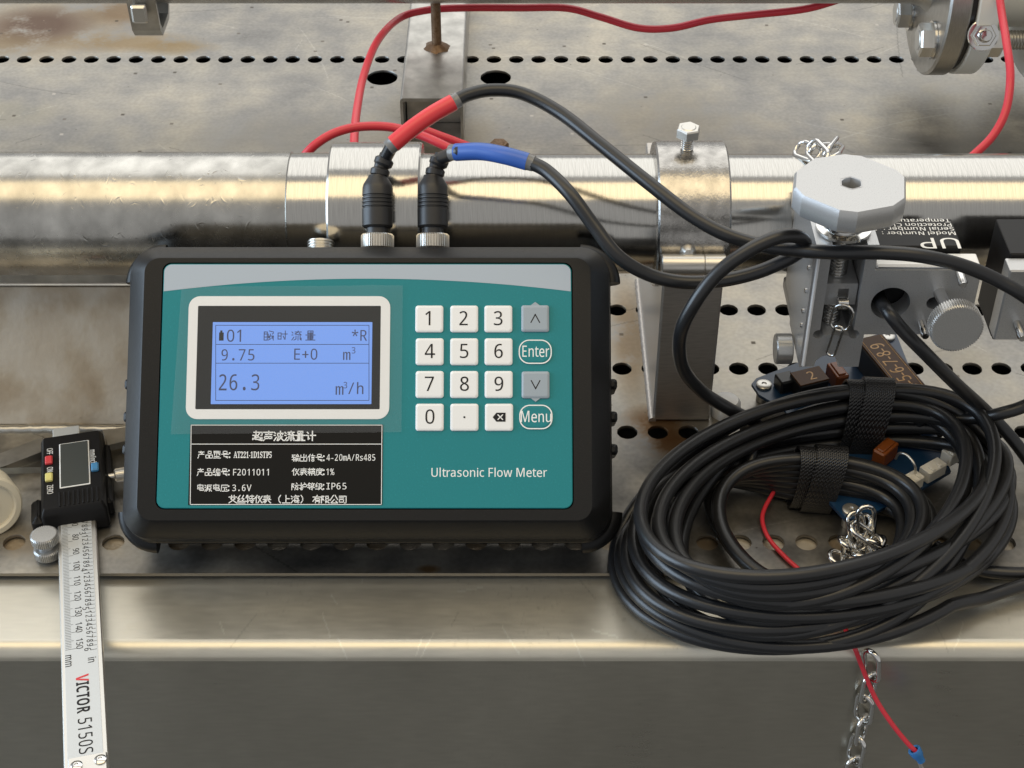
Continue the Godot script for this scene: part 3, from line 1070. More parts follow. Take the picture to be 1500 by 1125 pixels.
	strokes("瞬时流量", 0.0037, 0.00033, ld, scr, at_face(387, 491.5, lz), 1.5)
	# rating label
	var q0 := face(279, 622, T)
	var q1 := face(560, 740, T)
	var qc := (q0 + q1) / 2.0
	mb = MB.new()
	loft(mb, rr_n(1), [[rr((q1.x - q0.x) / 2, (q0.y - q1.y) / 2, 0.0002, 1), 0.0], [rr((q1.x - q0.x) / 2, (q0.y - q1.y) / 2, 0.0002, 1), 0.00016]], Transform3D(Basis(), Vector3(qc.x, qc.y, T)))
	var lab := obj("rating_label", mb, mats["label black"], me)
	var tz := T + 0.0002
	mb = MB.new()
	for s in [[280, 622.7, 559.5, 622.7], [278.6, 739, 558.6, 739], [280, 622.7, 278.6, 739], [559.5, 622.7, 558.6, 739], [280, 650.5, 559.3, 650.5]]:
		line(mb, face(s[0], s[1], tz), face(s[2], s[3], tz), 0.00026)
	obj("label_rule", mb, mats["white ink"], lab)
	var wi: Material = mats["white ink"]
	strokes("超声波流量计", 0.00365, 0.00046, wi, lab, at_face(370.5, 638.5, tz), 1.16)
	for s in [["产品型号", 290, 666], ["产品编号", 289, 691.5], ["电源电压", 288.5, 714.5], ["输出信号", 428, 670.5], ["仪表精度", 428, 691], ["防护等级", 427.5, 712.5]]:
		strokes(s[0], 0.00268, 0.00030, wi, lab, at_face(s[1], s[2], tz), 1.17)
		text(":", 0.0040, "Droid Serif Bold", wi, lab, at_face(s[1] + 46.5, s[2] - 0.2, tz))
	strokes("艾丝特仪表", 0.00300, 0.00035, wi, lab, at_face(335.5, 731.2, tz), 1.12)
	strokes("（上海）", 0.00300, 0.00035, wi, lab, at_face(401, 731.2, tz), 1.16)
	strokes("有限公司", 0.00300, 0.00035, wi, lab, at_face(458.5, 731.2, tz), 1.12)
	for s in [["AT221-1D1STP5", 342, 666.5, 0.0034, 0.58], ["F2011011", 340, 692, 0.0034, 0.93], ["3.6V", 339.5, 715, 0.0034, 0.95], ["4-20mA/Rs485", 478, 670.5, 0.0034, 0.80], ["1%", 477, 691.5, 0.0034, 0.85], ["IP65", 476.5, 712.5, 0.0034, 1.05]]:
		text(s[0], s[3], "Droid Sans Mono" if s[4] > 0.6 else "Droid Serif Bold", wi, lab, at_face(s[1], s[2], tz), s[4], HORIZONTAL_ALIGNMENT_LEFT)
	text("Ultrasonic Flow Meter", 0.0047, "Droid Sans", wi, me, at_face(716, 692.5, T), 1.0)
	# keypad
	var keys := [["1", 629, 467.5], ["2", 680, 467.5], ["3", 730, 467.5], ["4", 629.5, 515.5], ["5", 680, 515.5], ["6", 730.3, 515.5], ["7", 629.5, 563.5], ["8", 680, 563.5], ["9", 730.5, 563.5], ["0", 629.5, 611.5], [".", 680.3, 611.5], ["", 731, 611.5]]
	var kn := rr_n(4)
	for k in keys:
		mb = MB.new()
		loft(mb, kn, [[rr(0.00560, 0.00545, 0.0011), 0.0], [rr(0.00560, 0.00545, 0.0011), 0.00045], [rr(0.0053, 0.00515, 0.0010), 0.00080], [rr(0.0047, 0.00455, 0.0008), 0.00092]], Transform3D(Basis(), Vector3.ZERO))
		var key := obj("key", mb, mats["white plastic"], me, at_face(k[1], k[2], T))
		var top := Transform3D(Basis(), Vector3(0, 0, 0.00095))
		if k[0] == ".":
			var dot := MB.new()
			lathe(dot, [[0.00042, 0.0], [0.00042, 0.00006]], top, 16)
			obj("key_symbol", dot, mats["ink"], key)
		elif k[0]:
			text(k[0], 0.0077, "Droid Sans", mats["ink"], key, top, 1.0, HORIZONTAL_ALIGNMENT_CENTER, "key_symbol")
		else:
			var er := MB.new()
			prism(er, PackedVector2Array([Vector2(-0.0025, 0), Vector2(-0.0010, 0.0018), Vector2(0.0026, 0.0018), Vector2(0.0026, -0.0018), Vector2(-0.0010, -0.0018)]), 0.0, 0.00006, top)
			obj("key_symbol", er, mats["ink"], key)
			var cr := MB.new()
			for s in [-1, 1]:
				line(cr, Vector3(-0.0004, -0.0009 * s, 0.00110), Vector3(0.0014, 0.0009 * s, 0.00110), 0.0004)
			obj("key_symbol", cr, mats["white ink"], key)
	for s in [[1, 784, 467], [-1, 784.5, 564]]:
		var base := at_face(s[1], s[2], T)
		mb = MB.new()
		loft(mb, kn, [[rr(0.00555, 0.0054, 0.0009), 0.0], [rr(0.00555, 0.0054, 0.0009), 0.0005], [rr(0.0052, 0.00505, 0.0008), 0.00085], [rr(0.0046, 0.00445, 0.0007), 0.00097]])
		prism(mb, PackedVector2Array([Vector2(-0.0020, 0.0053 * s[0]), Vector2(0.0020, 0.0053 * s[0]), Vector2(0, 0.0068 * s[0])]), 0.0, 0.0005)
		var key := obj("arrow_key", mb, mats["grey key"], me, base)
		var ar := MB.new()
		for d in [-1, 1]:
			line(ar, Vector3(0.0017 * d, -0.0016 * s[0], 0.00101), Vector3(0, 0.0016 * s[0], 0.00101), 0.00042)
		obj("key_symbol", ar, mats["ink"], key)
	for s in [["Enter", 784, 515.5, 0.78], ["Menu", 785, 611, 0.83]]:
		var base := at_face(s[1], s[2], T)
		mb = MB.new()
		loft(mb, rr_n(8), [[rr(0.0063, 0.0046, 0.0042, 8), 0.0], [rr(0.0061, 0.0044, 0.0040, 8), 0.0004], [rr(0.0056, 0.0039, 0.0036, 8), 0.0006]])
		var key := obj("round_key", mb, mats["teal print"], me, base)
		mb = MB.new()
		ring_plate(mb, rr(0.0066, 0.0049, 0.0042, 8), rr(0.00615, 0.00445, 0.0038, 8), rr_n(8), 0.0, 0.00055)
		obj("key_ring", mb, mats["white ink"], key)
		text(s[0], 0.0060, "Droid Sans", mats["white ink"], key, Transform3D(Basis(), Vector3(0, 0, 0.00064)), s[3], HORIZONTAL_ALIGNMENT_CENTER, "key_symbol")
	# protective film with a lifted corner
	mb = MB.new()
	var f0 := face(266, 420, T + 0.0005)
	var f1 := face(590, 418, T + 0.0005)
	var f2 := face(588, 633, T + 0.0005)
	var f3 := face(250, 636, T + 0.0005)
	var gx := 24
	var gy := 16
	var grid := []
	for j in gy + 1:
		for i in gx + 1:
			var u := float(i) / gx
			var w := float(j) / gy
			var p := f0.lerp(f1, u).lerp(f3.lerp(f2, u), w)
			var lift := maxf(0.0, 1.0 - Vector2((u - 0.86) / 0.14, (w - 0.02) / 0.2).length())
			p.z += 0.0016 * lift * lift + 0.00006 * sin(u * 9.0 + w * 4.0)
			grid.append(p)
	for j in gy + 1:
		for i in gx + 1:
			var a: Vector3 = grid[j * (gx + 1) + mini(i + 1, gx)] - grid[j * (gx + 1) + maxi(i - 1, 0)]
			var b: Vector3 = grid[mini(j + 1, gy) * (gx + 1) + i] - grid[maxi(j - 1, 0) * (gx + 1) + i]
			mb.vert(grid[j * (gx + 1) + i], b.cross(a).normalized())
	for j in gy:
		for i in gx:
			var a := j * (gx + 1) + i
			mb.quad(a, a + 1, a + gx + 2, a + gx + 1)
	var film := obj("protective_film", mb, mats["film"], me)
	tag(film, "clear film stuck over the screen")
	# sockets on the top edge
	for x in [470.0, 553.0, 634.0]:
		var s := face(x, 352, 0.024)
		mb = MB.new()
		var r := 0.0057 if x < 500 else 0.0050
		lathe(mb, thread(r, 0.0, 0.0050 if x < 500 else 0.003, 0.0012, 0.0005), Transform3D(Basis(Vector3.RIGHT, -PI / 2), Vector3(s.x, c.y + hh + 0.0005, 0.024)), 28)
		obj("socket", mb, mats["nickel"], me)

func line(mb: MB, a: Vector3, b: Vector3, w: float) -> void:
	var d := (b - a).normalized() * w / 2.0
	var s := Vector3(-d.y, d.x, 0)
	mb.rect(a - d + s, b + d + s, b + d - s, a - d - s, Vector3(0, 0, 1))

# ---------------------------------------------------------------- cables
func pts_of(list: Array) -> Array:
	var o := []
	for q in list:
		o.append(P(q[0], q[1], q[2]))
	return o

func loop_at(l: Array, a: float) -> Vector3:    # l: left, back, right, front points of one turn
	var mid_x: Vector3 = (l[0] + l[2]) / 2.0
	var mid_z: Vector3 = (l[1] + l[3]) / 2.0
	return (mid_x + mid_z) / 2.0 + (l[2] - l[0]) / 2.0 * cos(a) + (l[1] - l[3]) / 2.0 * sin(a) + (mid_x - mid_z) / 2.0 * cos(2.0 * a)

func coil(list: Array, from: float, to: float, step: float) -> PackedVector3Array:
	var loops := []
	for l in list:
		loops.append(pts_of(l))
	var o := PackedVector3Array()
	var n := int(absf(to - from) / step)
	for k in n + 1:
		var a := lerpf(from, to, float(k) / n)
		var turns := absf(a - from) / TAU
		var i := mini(int(turns), loops.size() - 1)
		var j := mini(i + 1, loops.size() - 1)
		o.append(loop_at(loops[i], a).lerp(loop_at(loops[j], a), smoothstep(0.45, 1.0, turns - i)))
	return o

func plug(cable: Node3D, x: float) -> Vector3:   # the round plug in the meter's top edge; gives where its boot ends
	var s := face(x, 352, 0.024)
	var o := mx * Vector3(s.x, 0.1222, 0.024)
	var up := (mx.basis.y + Vector3(0, 0.10, 0.04)).normalized()
	var xf := frame(o, up)
	var mb := MB.new()
	knurl(mb, 0.0069, -0.001, 0.0052, 40, 0.07, xf)
	obj("plug_nut", mb, mats["nickel"], cable)
	mb = MB.new()
	var prof := [[0.0046, 0.005], [0.0046, 0.0078], [0.0058, 0.0080], [0.0064, 0.0086], [0.0065, 0.0150]]
	for k in 4:
		var z := 0.0158 + k * 0.0016
		prof.append_array([[0.0065, z], [0.0061, z + 0.0003], [0.0061, z + 0.0006], [0.0065, z + 0.0009]])
	prof.append_array([[0.0064, 0.0246], [0.0060, 0.0262], [0.0042, 0.0290], [0.0039, 0.0300]])
	lathe(mb, prof, xf, 36)
	for k in 2:
		var z := 0.0302 + k * 0.0044
		var lean := frame(o + up * z + Vector3(0.0007 + 0.0014 * k, 0, 0) , up + Vector3(0.18 + 0.2 * k, 0, 0))
		lathe(mb, [[0.0030, -0.001], [0.0040, 0.0], [0.0041, 0.0020], [0.0036, 0.0026], [0.0029, 0.0030], [0.0029, 0.0044]], lean, 28)
	obj("plug_body", mb, mats["plug rubber"], cable)
	return o + up * 0.0370 + Vector3(0.003, 0, 0)

func sleeved(cable: Node3D, path: Array, m: Material) -> void:
	var mb := MB.new()
	var s := spline(path, 12)
	tube(mb, s, 0.0036, 18)
	obj("marker_sleeve", mb, m, cable)
	for e in [[0, 1], [s.size() - 1, -1]]:
		mb = MB.new()
		var a: Vector3 = s[e[0]]
		var d: Vector3 = (s[e[0]] - s[e[0] + e[1]]).normalized()
		lathe(mb, [[0.0036, 0.0], [0.0034, 0.0003], [0.0033, 0.0026], [0.0029, 0.0028]], frame(a, d, Vector3(0.3, 0.2, 1)), 18)
		obj("clear_end", mb, mat("clear sleeve", Color(0.16, 0.16, 0.16), 0.25), cable)

func strap_round(called: String, label: String, centre: Vector3, along: Vector3, list: Array, wide: float) -> void:
	# a band drawn tight round the strands that pass this spot
	var c := centre
	var across := Vector3.ZERO
	var a: Vector3 = list[0]
	var b: Vector3 = list[-1]
	across = (a - b).normalized()
	var t := along.normalized()
	across = (across - t * across.dot(t)).normalized()
	var out := t.cross(across)
	var ra := a.distance_to(b) / 2.0 + 0.0038
	var rb := 0.0062
	for p in list:
		rb = maxf(rb, absf((p - c).dot(out)) + 0.0050)
	var st := thing(called, label, "strap")
	for turn in 2:
		var mb := MB.new()
		var n := 56
		var grow := 1.0 + turn * 0.0
		var w := wide if turn == 0 else wide * 0.96
		for k in n + 1:
			var q := TAU * k / n
			var sup := Vector2(signf(cos(q)) * pow(absf(cos(q)), 0.8) * (ra + turn * 0.0014), signf(sin(q)) * pow(absf(sin(q)), 0.8) * (rb + turn * 0.0014))
			var nn := (across * cos(q) / ra + out * sin(q) / rb).normalized()
			var slip := t * (turn * wide * 0.42 + 0.0012 * sin(q + turn * 1.5) + (sup.x / ra) * 0.001)
			if turn == 1 and (q > 4.4 or q < 0.25):
				nn = nn
			for e in [[-1, 0.0], [1, 0.0], [1, 0.0011], [-1, 0.0011]]:
				mb.vert(c + across * sup.x + out * sup.y + slip + t * (w / 2.0 * e[0]) + nn * e[1], nn if e[1] > 0 else -nn, Vector2(q * (ra + rb) / 2.0 * 85.0, (e[0] * 0.5) * w * 100.0))
		for k in n:
			var f := k * 4
			mb.quad(f, f + 1, f + 5, f + 4)
			mb.quad(f + 2, f + 3, f + 7, f + 6)
			for e in [[0, 3, -1.0], [1, 2, 1.0]]:
				var g := mb.v.size()
				for i in [f + e[0], f + e[1], f + 4 + e[1], f + 4 + e[0]]:
					mb.vert(mb.v[i], t * e[2])
				mb.quad(g, g + 1, g + 2, g + 3)
		obj("band" if turn == 0 else "band_end", mb, mats["strap weave"], st)

func build_cables() -> void:
	var R := 0.00282
	# the cable with the red marker: plug, lead over the pipe, round the fixture, eight turns of the coil
	var red := thing("sensor_cable", "black cable with red marker sleeve, wound in the large upper coil", "cable", Transform3D(), "cables of the flow meter")
	var tip := plug(red, 553)
	var s0 := P(576, 211, 0.137)
	var s1 := P(664, 150, 0.150)
	sleeved(red, [s0, s0.lerp(s1, 0.33) + Vector3(0, 0.0012, 0), s0.lerp(s1, 0.66) + Vector3(0, 0.0012, 0), s1], mats["red sleeve"])
	var lead := [tip]
	lead.append_array(Array(spline([s0, s0.lerp(s1, 0.33) + Vector3(0, 0.0012, 0), s0.lerp(s1, 0.66) + Vector3(0, 0.0012, 0), s1], 4)))
	lead.append_array(pts_of([[685, 139, 0.151], [720, 132, 0.151], [765, 137, 0.150], [820, 165, 0.147], [880, 212, 0.143], [950, 268, 0.138], [1010, 314, 0.132], [1060, 342, 0.128], [1110, 358, 0.125], [1165, 366, 0.126], [1215, 369.5, 0.1285], [1290, 370, 0.1285], [1350, 375, 0.127], [1410, 389, 0.122], [1460, 410, 0.116], [1510, 440, 0.108], [1565, 490, 0.085], [1560, 550, 0.062], [1510, 590, 0.046], [1465, 606, 0.040], [1425, 613, 0.033], [1385, 613, 0.029], [1350, 609, 0.0265]]))
	var rng := RandomNumberGenerator.new()
	rng.seed = 5
	var turns := []
	for i in [8, 0, 4, 1, 6, 3, 10, 2, 7, 5, 9]:
		var t: float = i / 10.0
		var b: int = i % 5
		var j := func(w: float) -> float: return rng.randf_range(-w, w)
		turns.append([
			[[952, 974, 1002, 950, 986, 934, 1006, 922, 962, 911, 904][i] + j.call(3.0), lerpf(712, 806, t) + j.call(6.0), lerpf(0.038, 0.0036, t)],
			[1250, 573 + b * 19.0 + j.call(4.0), 0.038 - b * 0.0066 + (0.0 if i < 6 else -0.0030)],
			[[1452, 1407, 1424, 1488, 1440, 1470, 1418, 1492, 1456, 1481, 1466][i] + j.call(3.0), lerpf(664, 772, t) + j.call(10.0), lerpf(0.042, 0.0040, t)],
			[lerpf(1150, 1195, t) + j.call(14.0), lerpf(838, 957, t) + j.call(2.5), lerpf(0.052, 0.0062, t)]])
	var path := spline(lead, 8)
	path.append_array(coil(turns, deg_to_rad(66), deg_to_rad(66 + 360 * 11 - 112), 0.075))
	var tail := pts_of([[1438, 877, 0.0045], [1474, 865, 0.0040], [1515, 854, 0.0040], [1580, 850, 0.0040]])
	var whole := PackedVector3Array(path)
	tail.push_front(path[path.size() - 1])
	tail.push_front(path[path.size() - 4])
	var ts := spline(tail, 10)
	for k in range(10, ts.size()):
		whole.append(ts[k])
	var mb := MB.new()
	tube(mb, whole, R, 14)
	obj("cable", mb, mats["rubber"], red)

	# the one with the blue marker
	var blue := thing("sensor_cable", "black cable with blue marker sleeve, wound in the small inner coil", "cable", Transform3D(), "cables of the flow meter")
	tip = plug(blue, 634)
	s0 = P(668, 223, 0.140)
	s1 = P(773, 237, 0.143)
	sleeved(blue, [s0, P(705, 222, 0.143), P(740, 228, 0.144), s1], mats["blue sleeve"])
	lead = [tip]
	lead.append_array(Array(spline([s0, P(705, 222, 0.143), P(740, 228, 0.144), s1], 4)))
	lead.append_array(pts_of([[800, 250, 0.142], [835, 284, 0.138], [870, 331, 0.129], [905, 375, 0.120], [950, 402, 0.112], [1000, 413, 0.108], [1055, 411, 0.108], [1105, 400, 0.111], [1145, 384, 0.116], [1172, 368, 0.121], [1179, 356, 0.128], [1166, 346, 0.133], [1138, 348, 0.134], [1095, 368, 0.130], [1050, 402, 0.121], [1015, 448, 0.108], [996, 492, 0.092], [1000, 538, 0.069], [1028, 573, 0.049], [1070, 600, 0.036], [1110, 620, 0.026]]))
	var small := []
	for i in [2, 0, 4, 1, 6, 3, 5]:
		var t: float = i / 6.0
		small.append([[lerpf(1034, 1062, rng.randf()), lerpf(742, 726, t), lerpf(0.018, 0.0036, t)], [1185, 672 + i * 9.5, lerpf(0.025, 0.0040, t)], [[1352, 1336, 1364, 1322, 1346, 1330, 1356][i], lerpf(748, 786, t), lerpf(0.024, 0.0040, t)], [1190, lerpf(858, 884, t), lerpf(0.020, 0.0040, t)]])
	path = spline(lead, 8)
	path.append_array(coil(small, deg_to_rad(128), deg_to_rad(128 - 360 * 6 - 214), 0.09))
	mb = MB.new()
	tube(mb, path, R, 14)
	obj("cable", mb, mats["rubber"], blue)

	# the lead that comes out of the fixture's round hole
	var lead3 := thing("transducer_lead", "black cable coming out of the round hole in the aluminium fixture", "cable")
	mb = MB.new()
	var l3 := [Vector3(0.1490, 0.100, -0.072), PZ(1286, 430, -0.050), PZ(1300, 455, -0.032), PZ(1322, 483, -0.027), PZ(1355, 517, -0.025), PZ(1400, 562, -0.030)]
	l3.append_array(pts_of([[1445, 603, 0.034], [1490, 652, 0.018], [1535, 720, 0.006], [1560, 790, 0.0036], [1545, 832, 0.0036], [1500, 840, 0.0036], [1440, 836, 0.0036], [1400, 822, 0.0036], [1370, 800, 0.0036]]))
	tube(mb, spline(l3, 10), R, 14)
	obj("cable", mb, mats["rubber"], lead3)

	var list := []
	for k in 5:
		list.append(P(1250, 573 + k * 19.0, 0.037 - k * 0.0066))
	strap_round("cable_strap", "woven black strap round the back of the large coil, nearer the fixture", (list[0] + list[-1]) / 2.0 + Vector3(0.001, 0, 0.0), Vector3(1, -0.02, 0.04), list, 0.0135)
	list = []
	for k in 7:
		list.append(P(1185, 672 + k * 9.5, lerpf(0.025, 0.0040, k / 6.0)))
	strap_round("cable_strap", "woven black strap round the small inner coil", (list[0] + list[-1]) / 2.0, Vector3(1, -0.02, 0.10), list, 0.0135)

	# red wires
	var wm: Material = mats["red wire"]
	var wire := func(label: String, list: Array, r: float) -> Node3D:
		var b := MB.new()
		tube(b, spline(list, 10), r, 12)
		var o := obj("red_wire", b, wm)
		tag(o, label, "wire")
		return o
	wire.call("red wire arching from behind the socket up along the thin pipe", pts_of([[519, 235, 0.060], [519, 200, 0.062], [523, 160, 0.060], [533, 110, 0.056], [553, 60, 0.050], [585, 27, 0.046], [625, 15, 0.048], [680, 11.5, 0.050], [760, 11.5, 0.050], [830, 12, 0.049], [880, 25, 0.044], [935, 41, 0.038], [985, 41, 0.038], [1040, 29, 0.043], [1100, 22, 0.047], [1180, 13, 0.052], [1240, -4, 0.06]]), 0.0022)
	wire.call("red wire bowed low over the pipe socket behind the plugs", pts_of([[440, 235, 0.075], [462, 212, 0.082], [490, 195, 0.086], [525, 186, 0.087], [570, 186, 0.086], [610, 196, 0.084], [650, 213, 0.082], [700, 240, 0.076]]), 0.0022)
	wire.call("short red wire slanting across the open channel end", pts_of([[600, 180, 0.040], [630, 193, 0.037], [665, 206, 0.033], [705, 222, 0.027], [740, 240, 0.02]]), 0.0022)
	wire.call("red wire hanging beside the flange bolts and bending behind the pipe", pts_of([[1462, -25, 0.09], [1466, 10, 0.088], [1474, 60, 0.084], [1480, 110, 0.076], [1474, 160, 0.064], [1455, 198, 0.054], [1425, 228, 0.046], [1395, 252, 0.04]]), 0.0022)
	var thin := thing("terminal_wire", "thin red wire running under the coil to a blue crimp below the bench edge", "wire")
	mb = MB.new()
	var tp := pts_of([[1150, 690, 0.006], [1136, 716, 0.005], [1120, 745, 0.0028], [1117, 765, 0.0018], [1127, 790, 0.0016], [1152, 818, 0.0016], [1190, 853, 0.0014], [1228, 905, 0.0012]])
	tp.append_array([PZ(1250, 945, 0.0605), PZ(1262, 975, 0.0625), PZ(1282, 1022, 0.067), PZ(1305, 1058, 0.072), PZ(1328, 1087, 0.076), PZ(1343, 1102, 0.078)])
	tube(mb, spline(tp, 10), 0.0010, 10)
	obj("wire", mb, wm, thin)
	var ca := PZ(1339, 1098, 0.0775)
	var cb := PZ(1352, 1118, 0.0795)
	mb = MB.new()
	lathe(mb, [[0.0016, 0.0002], [0.0026, 0.0], [0.0027, 0.0006], [0.0024, 0.0030], [0.0018, 0.0044], [0.0016, 0.0066]], frame(ca, cb - ca, Vector3(0.3, 0.2, 1)), 24, false, true)
	obj("crimp", mb, mats["lug blue"], thin)
	mb = MB.new()
	lathe(mb, [[0.0009, 0.006], [0.0009, 0.020]], frame(ca, cb - ca + Vector3(0, -0.003, 0), Vector3(0.3, 0.2, 1)), 12)
	obj("crimp_pin", mb, mats["nickel"], thin)

# ---------------------------------------------------------------- chains
var link_mesh: ArrayMesh
func link_path(len: float, wide: float) -> PackedVector3Array:
	var p := PackedVector3Array()
	var s := len / 2.0 - wide / 2.0
	for k in 12:
		p.append(Vector3(cos(PI * k / 11.0) * wide / 2.0, s + sin(PI * k / 11.0) * wide / 2.0, 0))
	for k in 12:
		p.append(Vector3(-cos(PI * k / 11.0) * wide / 2.0, -s - sin(PI * k / 11.0) * wide / 2.0, 0))
	return p

func chain(holder: Node3D, pts: Array, sd: int) -> void:
	if link_mesh == null:
		var mb := MB.new()
		tube(mb, link_path(0.0160, 0.0072), 0.00104, 10, true)
		link_mesh = mb.mesh()
	var rng := RandomNumberGenerator.new()
	rng.seed = sd
	var s := spline(pts, 30)
	var step := 0.0134
	var run := 0.0
	var k := 0
	for i in s.size() - 1:
		run += s[i].distance_to(s[i + 1])
		if run >= step:
			run -= step
			var d := (s[mini(i + 4, s.size() - 1)] - s[maxi(i - 4, 0)]).normalized()
			var b := frame(Vector3.ZERO, d, Vector3(0.9, 0.2, 0.4)).basis
			var q := Basis(d, (PI / 2 if k % 2 else 0.0) + 0.5 + rng.randf_range(-0.3, 0.3)) * Basis(b.x, b.z, -b.y)
			part("link", link_mesh, mats["bright steel"], holder, Transform3D(q, s[i]))
			k += 1

func build_chains() -> void:
	var a := thing("steel_chain", "bright steel chain heaped on the bench inside the coil", "chain")
	chain(a, pts_of([[1262, 735, 0.018], [1264, 765, 0.012], [1252, 790, 0.006], [1244, 815, 0.004], [1242, 850, 0.004], [1248, 880, 0.004]]), 3)
	chain(a, pts_of([[1275, 770, 0.008], [1282, 800, 0.006], [1270, 825, 0.004]]), 5)
	chain(a, pts_of([[1290, 788, 0.004], [1305, 803, 0.003], [1290, 822, 0.003]]), 6)
	for q in [[1256, 778, 0.010, 0.3, 0.9], [1270, 785, 0.012, 1.2, 0.5], [1248, 800, 0.006, 2.0, 0.7], [1262, 806, 0.006, 0.2, 0.2], [1278, 800, 0.006, 2.6, 1.0], [1240, 822, 0.004, 1.5, 0.4], [1258, 826, 0.004, 2.9, 1.2], [1276, 816, 0.004, 0.8, 0.3], [1296, 806, 0.003, 2.2, 0.6], [1268, 768, 0.015, 0.1, 1.2]]:
		part("link", link_mesh, mats["bright steel"], a, Transform3D(Basis(Vector3.UP, q[3]) * Basis(Vector3.RIGHT, q[4] - PI / 2), P(q[0], q[1], q[2])))
	var b := thing("steel_chain", "bright steel chain hanging down the front of the bench", "chain")
	chain(b, [PZ(1262, 935, 0.058), PZ(1276, 965, 0.0625), PZ(1274, 1000, 0.0625), PZ(1266, 1035, 0.0625), PZ(1262, 1070, 0.0625), PZ(1252, 1110, 0.0625), PZ(1248, 1160, 0.0625)], 8)
	var c := thing("steel_chain", "bunched steel chain lying over the pipe behind the round knob", "chain")
	chain(c, pts_of([[1160, 222, 0.113], [1172, 214, 0.117], [1185, 222, 0.119], [1196, 212, 0.120], [1208, 222, 0.120], [1222, 216, 0.119], [1214, 230, 0.122]]), 12)
	chain(c, pts_of([[1178, 232, 0.121], [1188, 216, 0.123], [1204, 228, 0.124], [1218, 214, 0.122]]), 14)

# ---------------------------------------------------------------- the clamp fixture on the pipe
func csg_box(parent: Node, a: Vector3, b: Vector3, op := CSGShape3D.OPERATION_UNION) -> void:
	var o := CSGBox3D.new()
	o.size = (b - a).abs()
	o.position = (a + b) / 2.0
	o.operation = op
	put(o, "block", parent)

func csg_cyl(parent: Node, c: Vector3, r: float, len: float, basis: Basis, op := CSGShape3D.OPERATION_SUBTRACTION) -> void:
	var o := CSGCylinder3D.new()
	o.radius = r
	o.height = len
	o.sides = 40
	o.transform = Transform3D(basis, c)
	o.operation = op
	put(o, "bore", parent)

func baked(called: String, root: CSGCombiner3D, m: Material, parent: Node) -> void:
	root.name = numbered(parent, called)
	root.material_override = m
	parent.add_child(root, true)

